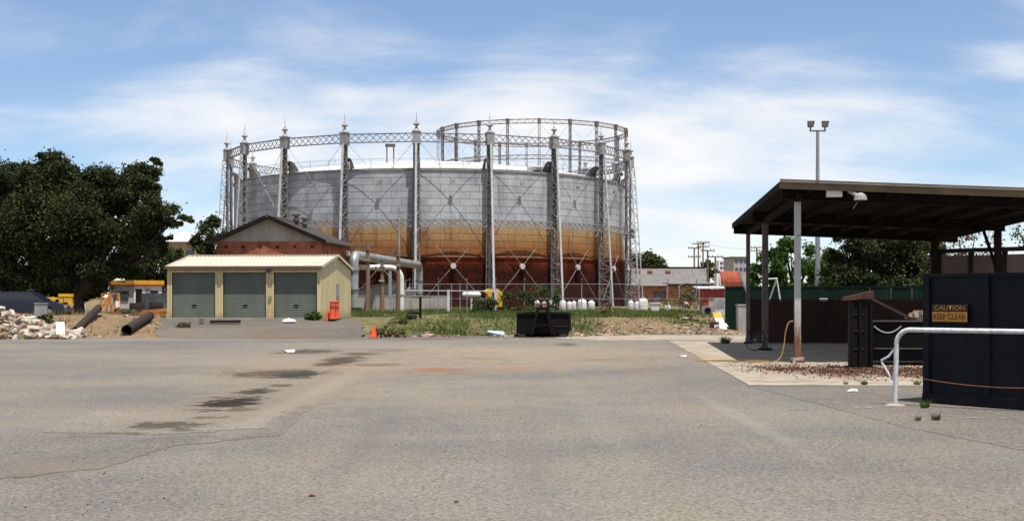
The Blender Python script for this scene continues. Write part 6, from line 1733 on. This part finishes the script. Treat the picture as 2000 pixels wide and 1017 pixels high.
def vegetation():
    random.seed(9)
    tree('broad_tree', 'large dark broad-leaved tree filling the left of the yard', 150, 32.0, 0.5,
         [(95, 345, 62, 48), (30, 375, 75, 55), (-20, 430, 80, 75), (160, 375, 70, 50), (225, 370, 60, 45), (272, 345, 45, 32), (300, 325, 18, 14), (250, 420, 75, 50), (110, 440, 110, 75), (40, 500, 85, 55),
          (315, 410, 42, 32), (350, 428, 26, 14), (292, 470, 36, 36), (200, 490, 80, 50), (120, 530, 60, 34), (20, 540, 55, 25), (330, 475, 20, 12), (275, 380, 38, 28), (95, 312, 30, 18), (245, 512, 40, 24), (150, 556, 60, 28), (60, 560, 55, 24), (215, 530, 40, 20)],
         4200, 0.19, L_DARK, 0.42, depth=0.85, clump=0.17, shell=0.45)
    tree('dark_tree', 'dark tree standing between the tan building and the brick building', 408, 24.0, 0.55, [(408, 455, 26, 30), (395, 480, 22, 22), (425, 478, 24, 28), (415, 435, 14, 14)], 900, 0.28, L_DARK, 0.2)
    tree('shade_tree', 'dark tree behind the site hut under the broad crown', 320, 24.5, 0.5, [(312, 520, 36, 36), (285, 535, 32, 30), (345, 522, 26, 30), (318, 560, 22, 22), (262, 525, 26, 26), (300, 490, 26, 22)], 2600, 0.24, L_DARK, 0.16)
    tree('distant_tree', 'distant dark rounded tree rising over the long brick building', 1265, 11.0, 0.5, [(1258, 508, 22, 18), (1280, 514, 20, 12), (1296, 519, 12, 7), (1245, 515, 14, 16)], 420, 0.55, L_OLIVE, 0.3)
    tree('distant_tree', 'small distant tree behind the cluster of power poles', 1384, 12.0, 0.5, [(1378, 524, 13, 12), (1392, 532, 11, 12), (1386, 516, 8, 7)], 420, 0.5, L_OLIVE, 0.25)
    tree('bright_tree', 'bright green leafy tree behind the shelter posts', 1550, 33.0, 0.0,
         [(1505, 525, 32, 30), (1545, 505, 38, 32), (1590, 515, 35, 34), (1530, 548, 40, 25), (1485, 548, 24, 22), (1570, 545, 40, 28), (1615, 535, 28, 38), (1535, 486, 20, 14)], 3600, 0.18, L_MID, 0.2, clump=0.2)
    tree('dark_right_tree', 'tall dark grey green tree behind the shelter, left of its far right post', 1690, 38.0, 0.0,
         [(1660, 500, 48, 45), (1700, 478, 50, 40), (1740, 520, 55, 50), (1650, 545, 45, 40), (1700, 560, 60, 38), (1640, 485, 26, 24), (1690, 455, 45, 26), (1740, 470, 45, 30), (1665, 585, 40, 22)], 3600, 0.17, L_DARK, 0.22, clump=0.24)
    tree('olive_right_tree', 'olive green tree behind the shelter between its far right posts', 1800, 38.0, 0.0,
         [(1790, 520, 50, 48), (1820, 490, 40, 36), (1775, 560, 50, 35), (1830, 545, 40, 40), (1765, 470, 40, 34), (1810, 465, 36, 26), (1790, 590, 50, 24)], 3000, 0.17, L_OLIVE, 0.2, clump=0.2)
    tree('bare_tree', 'thin reddish half bare tree showing under the shelter roof at right', 1890, 44.0, 0.0,
         [(1870, 478, 34, 26), (1905, 468, 36, 24), (1850, 500, 30, 28), (1930, 490, 32, 24), (1895, 510, 40, 24)], 330, 0.14, L_BARE, 0.12, clump=0.3)
    tree('sparse_tree', 'sparse leafy branches against the sky at the far right edge', 2010, 50.0, 0.0,
         [(1985, 450, 20, 16), (2012, 440, 24, 20), (2000, 472, 22, 14), (2035, 465, 26, 22)], 420, 0.13, L_OLIVE, 0.1, clump=0.3)
    # shrubs in the grass: (px, base row, s, lobes, leaf, material, label)
    sh = [('shrub', 'dark green bush below the white capsule tank', 946, 33.5, [(938, 600, 16, 18), (957, 600, 15, 15), (928, 612, 13, 10), (975, 608, 12, 10)], L_OLIVE, 1000),
          ('shrub', 'wide green creeper bush on the fence left of the gas cylinders', 1040, 31.5, [(995, 588, 18, 14), (1025, 580, 22, 16), (1055, 572, 16, 16), (1082, 580, 14, 18), (1012, 602, 20, 10), (1048, 602, 22, 10), (1075, 600, 14, 10)], L_OLIVE, 420),
          ('shrub', 'brown dry bush in front of the gas cylinders', 1185, 36.0, [(1180, 612, 20, 18), (1200, 620, 18, 14), (1165, 622, 14, 12), (1186, 600, 12, 12)], L_DRY, 800),
          ('shrub', 'low dark green bush right of the black bin', 1135, 41.0, [(1130, 634, 14, 12), (1144, 637, 10, 9)], L_OLIVE, 900),
          ('shrub', 'green bush on the debris bank, left of the two', 1312, 39.0, [(1306, 622, 16, 14), (1322, 627, 14, 10)], L_OLIVE, 1000),
          ('shrub', 'green bush on the debris bank, right of the two', 1336, 39.0, [(1338, 625, 12, 12), (1350, 630, 12, 8)], L_OLIVE, 900),
          ('shrub', 'straggly brown shrub in front of the long brick building', 1338, 32.0, [(1330, 578, 18, 14), (1346, 570, 14, 14), (1315, 590, 16, 12), (1352, 592, 16, 14)], L_DRY, 300),
          ('shrub', 'small bush against the right-hand roller door', 612, 44.6, [(612, 616, 14, 8), (604, 619, 8, 5)], L_MID, 1500),
          ('shrub', 'weedy bush beside the orange cone at the yard edge', 752, 49.0, [(745, 650, 15, 11), (763, 645, 13, 14), (778, 652, 13, 8)], L_DRY, 900),
          ('shrub', 'tall weeds around the rusty valve', 785, 45.0, [(783, 634, 12, 14), (797, 640, 12, 10), (770, 640, 10, 9)], L_OLIVE, 800),
          ('shrub', 'dry weeds at the left edge of the driveway', 350, 47.0, [(352, 640, 12, 8), (340, 648, 12, 6), (364, 634, 8, 5)], L_DRY, 1100),
          ('shrub', 'dry grass clump on the bank behind the white board', 168, 43.0, [(160, 624, 16, 9), (178, 616, 14, 8), (150, 634, 12, 8)], L_DRY, 1100),
          ('shrub', 'green weeds growing behind the rubble heap', 105, 46.0, [(100, 628, 18, 12), (118, 634, 14, 10), (88, 622, 12, 10)], L_OLIVE, 900),
          ('shrub', 'dry grass clump in front of the site hut', 248, 39.0, [(245, 612, 16, 6), (262, 614, 12, 5)], L_DRY, 1000)]
    for nm, lab, px, s, lobes, mt, dens in sh:
        x, y = W(px, s), D(s)
        tree(nm, lab, px, s, max(0.0, zt(x, y)) - 0.02, lobes, dens * 4.5, 0.13, mt, 0.025, 'bush', 'bushes and weeds', limbs=True, clump=0.3, shell=0.3)
    # single grass tufts growing through the paving
    def tuft(px, py, h, n, mt, lab, z=0.01):
        q = G(px, py); v, f_ = [], []
        for k in range(n):
            a = random.uniform(0, 6.28); r = random.uniform(0, h * 0.45); l = random.uniform(0.4, 1) * h; lean = random.uniform(0.1, 0.7) * l
            bx, by = r * math.cos(a), r * math.sin(a); w_ = h * 0.035
            b = len(v); v += [(bx - w_, by, 0), (bx + w_, by, 0), (bx + lean * math.cos(a), by + lean * math.sin(a), l)]; f_.append((b, b + 1, b + 2))
        mb = MB(); mb.v, mb.f = v, f_
        me = mb.mesh('grass_tuft', mt, False, False); tag(link('grass_tuft', me, None, (q.x, q.y, z)), lab, 'grass tuft', 'grass tufts in the paving')
    tuft(1416, 671, 0.30, 130, L_GRASS, 'grass tuft in the concrete in front of the green fence end')
    tuft(1688, 752, 0.11, 110, L_GRASS, 'green grass tuft at the slab edge left of the navy bin')
    tuft(1652, 751, 0.08, 60, L_DRY, 'dry brown grass tuft at the slab edge, leftmost there')
    tuft(1792, 752, 0.13, 60, L_DRY, 'dry grass tuft at the slab edge touching the navy bin')
    tuft(1806, 797, 0.14, 90, L_GRASS, 'grass tuft at the bottom corner of the navy bin')
    tuft(1792, 822, 0.09, 60, L_DRY, 'dry grass tuft in the asphalt right of the railing foot')
    tuft(1828, 821, 0.12, 70, L_BARE, 'reddish weed tuft in the asphalt right of the railing foot')
    # grass verge
    n = 130000
    X = rng.uniform(-13, 12, n); Y = 50 + 58 * rng.uniform(size=n) ** 1.5
    keep = []
    for i in range(n):
        x, y = X[i], Y[i]
        if y < edge_y(x) + 0.5: continue
        if -17 < x < -5.4 and y < 66: continue
        if x > 9 and y < 66: continue
        d_ = mnoise.noise((x * 0.32, y * 0.25, 1.5)) + 0.35 * mnoise.noise((x * 1.2, y * 1.2, 7)) + 0.25 - 0.5 * sm((x - 3.5) / 3) * sm((62 - y) / 4) - 0.35 * sm((edge_y(x) + 3.0 - y) / 2)
        if d_ > random.uniform(-0.15, 0.5): keep.append(i)
    v = np.zeros((len(keep) * 3, 3)); 
    for j, i in enumerate(keep):
        x, y = X[i], Y[i]; z = zt(x, y) - 0.02; l = random.uniform(0.08, 0.34) * (0.7 + 0.6 * mnoise.noise((x * 0.5, y * 0.5, 3))); w_ = 0.02; a = random.uniform(0, 3.14)
        v[3 * j] = (x - w_ * math.cos(a), y - w_ * math.sin(a), z); v[3 * j + 1] = (x + w_ * math.cos(a), y + w_ * math.sin(a), z); v[3 * j + 2] = (x + random.uniform(-.5, .5) * l, y + random.uniform(-.5, .5) * l, z + l)
    m = MB(); m.v = [tuple(p) for p in v]; m.f = [(3 * j, 3 * j + 1, 3 * j + 2) for j in range(len(keep))]
    me = m.mesh('grass', L_GRASS, False, False); tag(link('grass', me), 'rough green and straw coloured grass along the yard edge', 'grass', kind='stuff')
    # dry grass round the dirt on the left
    n = 16000; vv = []
    for i in range(n):
        x = random.uniform(-31, -14.5); y = random.uniform(50.0, 72)
        d_ = mnoise.noise((x * 0.4, y * 0.3, 11)) + 0.3 * mnoise.noise((x * 1.4, y * 1.4, 3)) - 0.42 + 0.3 * sm((y - 58) / 6) - 0.5 * sm((edge_y(x) + 2 - y) / 2)
        if y < edge_y(x) + 0.4 or d_ < random.uniform(-0.1, 0.45): continue
        z = zt(x, y) - 0.02; l = random.uniform(0.12, 0.45); a = random.uniform(0, 3.14); w_ = 0.02
        vv += [(x - w_ * math.cos(a), y - w_ * math.sin(a), z), (x + w_ * math.cos(a), y + w_ * math.sin(a), z), (x + random.uniform(-.5, .5) * l, y + random.uniform(-.5, .5) * l, z + l)]
    m = MB(); m.v = vv; m.f = [(3 * j, 3 * j + 1, 3 * j + 2) for j in range(len(vv) // 3)]
    tag(link('dry_grass', m.mesh('dry_grass', L_DRY, False, False)), 'straw coloured grass on the dirt left of the garage', 'grass', kind='stuff')
    # broken bits on the bank and the yard edge
    m = MB(); random.seed(31)
    for k in range(650):
        if k < 420: x = random.uniform(2.5, 9.8); y = edge_y(x) + random.uniform(-0.6, 4.2)
        elif k < 520: x = random.uniform(-5, 3); y = edge_y(x) + random.uniform(-0.8, 2.0)
        else: x = random.uniform(-19, -13); y = random.uniform(49.5, 58)
        if -16 < x < -5.6 and y > 49 and x > -14.5: continue
        z = max(0.0, zt(x, y)); k_ = random.uniform(0.02, 0.11) * (1.5 if random.random() < 0.12 else 1)
        m.box((x, y, z + k_ * 0.25), (k_ * random.uniform(1, 2.2), k_ * random.uniform(.8, 1.5), k_ * 0.7), random.uniform(0, 3), k_ * 0.2)
    me = m.mesh('debris', M_CHIP, False, False); tag(link('debris', me), 'scattered broken bits on the bank beyond the yard', 'debris', kind='stuff')
    # small stones on the asphalt at the lower left and along the debris bank
    m = MB(); random.seed(77)
    for k in range(230):
        if k < 130: q = G(random.gauss(130, 130), random.uniform(860, 1010))
        else: q = G(random.uniform(700, 1900), random.uniform(672, 900))
        k_ = random.uniform(0.003, 0.008) * (1.6 if random.random() < 0.12 else 1)
        m.box((q.x, q.y, k_ * 0.35), (k_ * 1.6, k_ * 1.2, k_ * 0.8), random.uniform(0, 3), k_ * 0.25)
    tag(link('loose_stones', m.mesh('loose_stones', M_DRUST, False, False)), 'small dark stones scattered on the asphalt', 'stones', kind='stuff')
    # dead leaves under the front of the shelter
    n = 9000; pts = []
    while len(pts) < n:
        x = random.uniform(4.6, 9.6); y = random.uniform(24.0, 32.5)
        c_ = 27.5 + 0.3 * (7 - x) + 0.9 * mnoise.noise((x * 0.8, 2, 0))
        if random.random() < math.exp(-((y - c_) / 1.7) ** 2) * sm((x - 4.6) / 2.6) * (0.35 + 0.9 * max(0, mnoise.noise((x * 2, y * 1.5, 5)) + 0.25)): pts.append((x, y, 0.012 + random.uniform(0, 0.03)))
    o = quads('leaf_litter', pts, 0.052, M_LITTER, None, 0, 0.6, 'stuff', 0.22); tag(o, 'brown dead leaves strewn on the concrete under the shelter front', 'leaves')
vegetation()
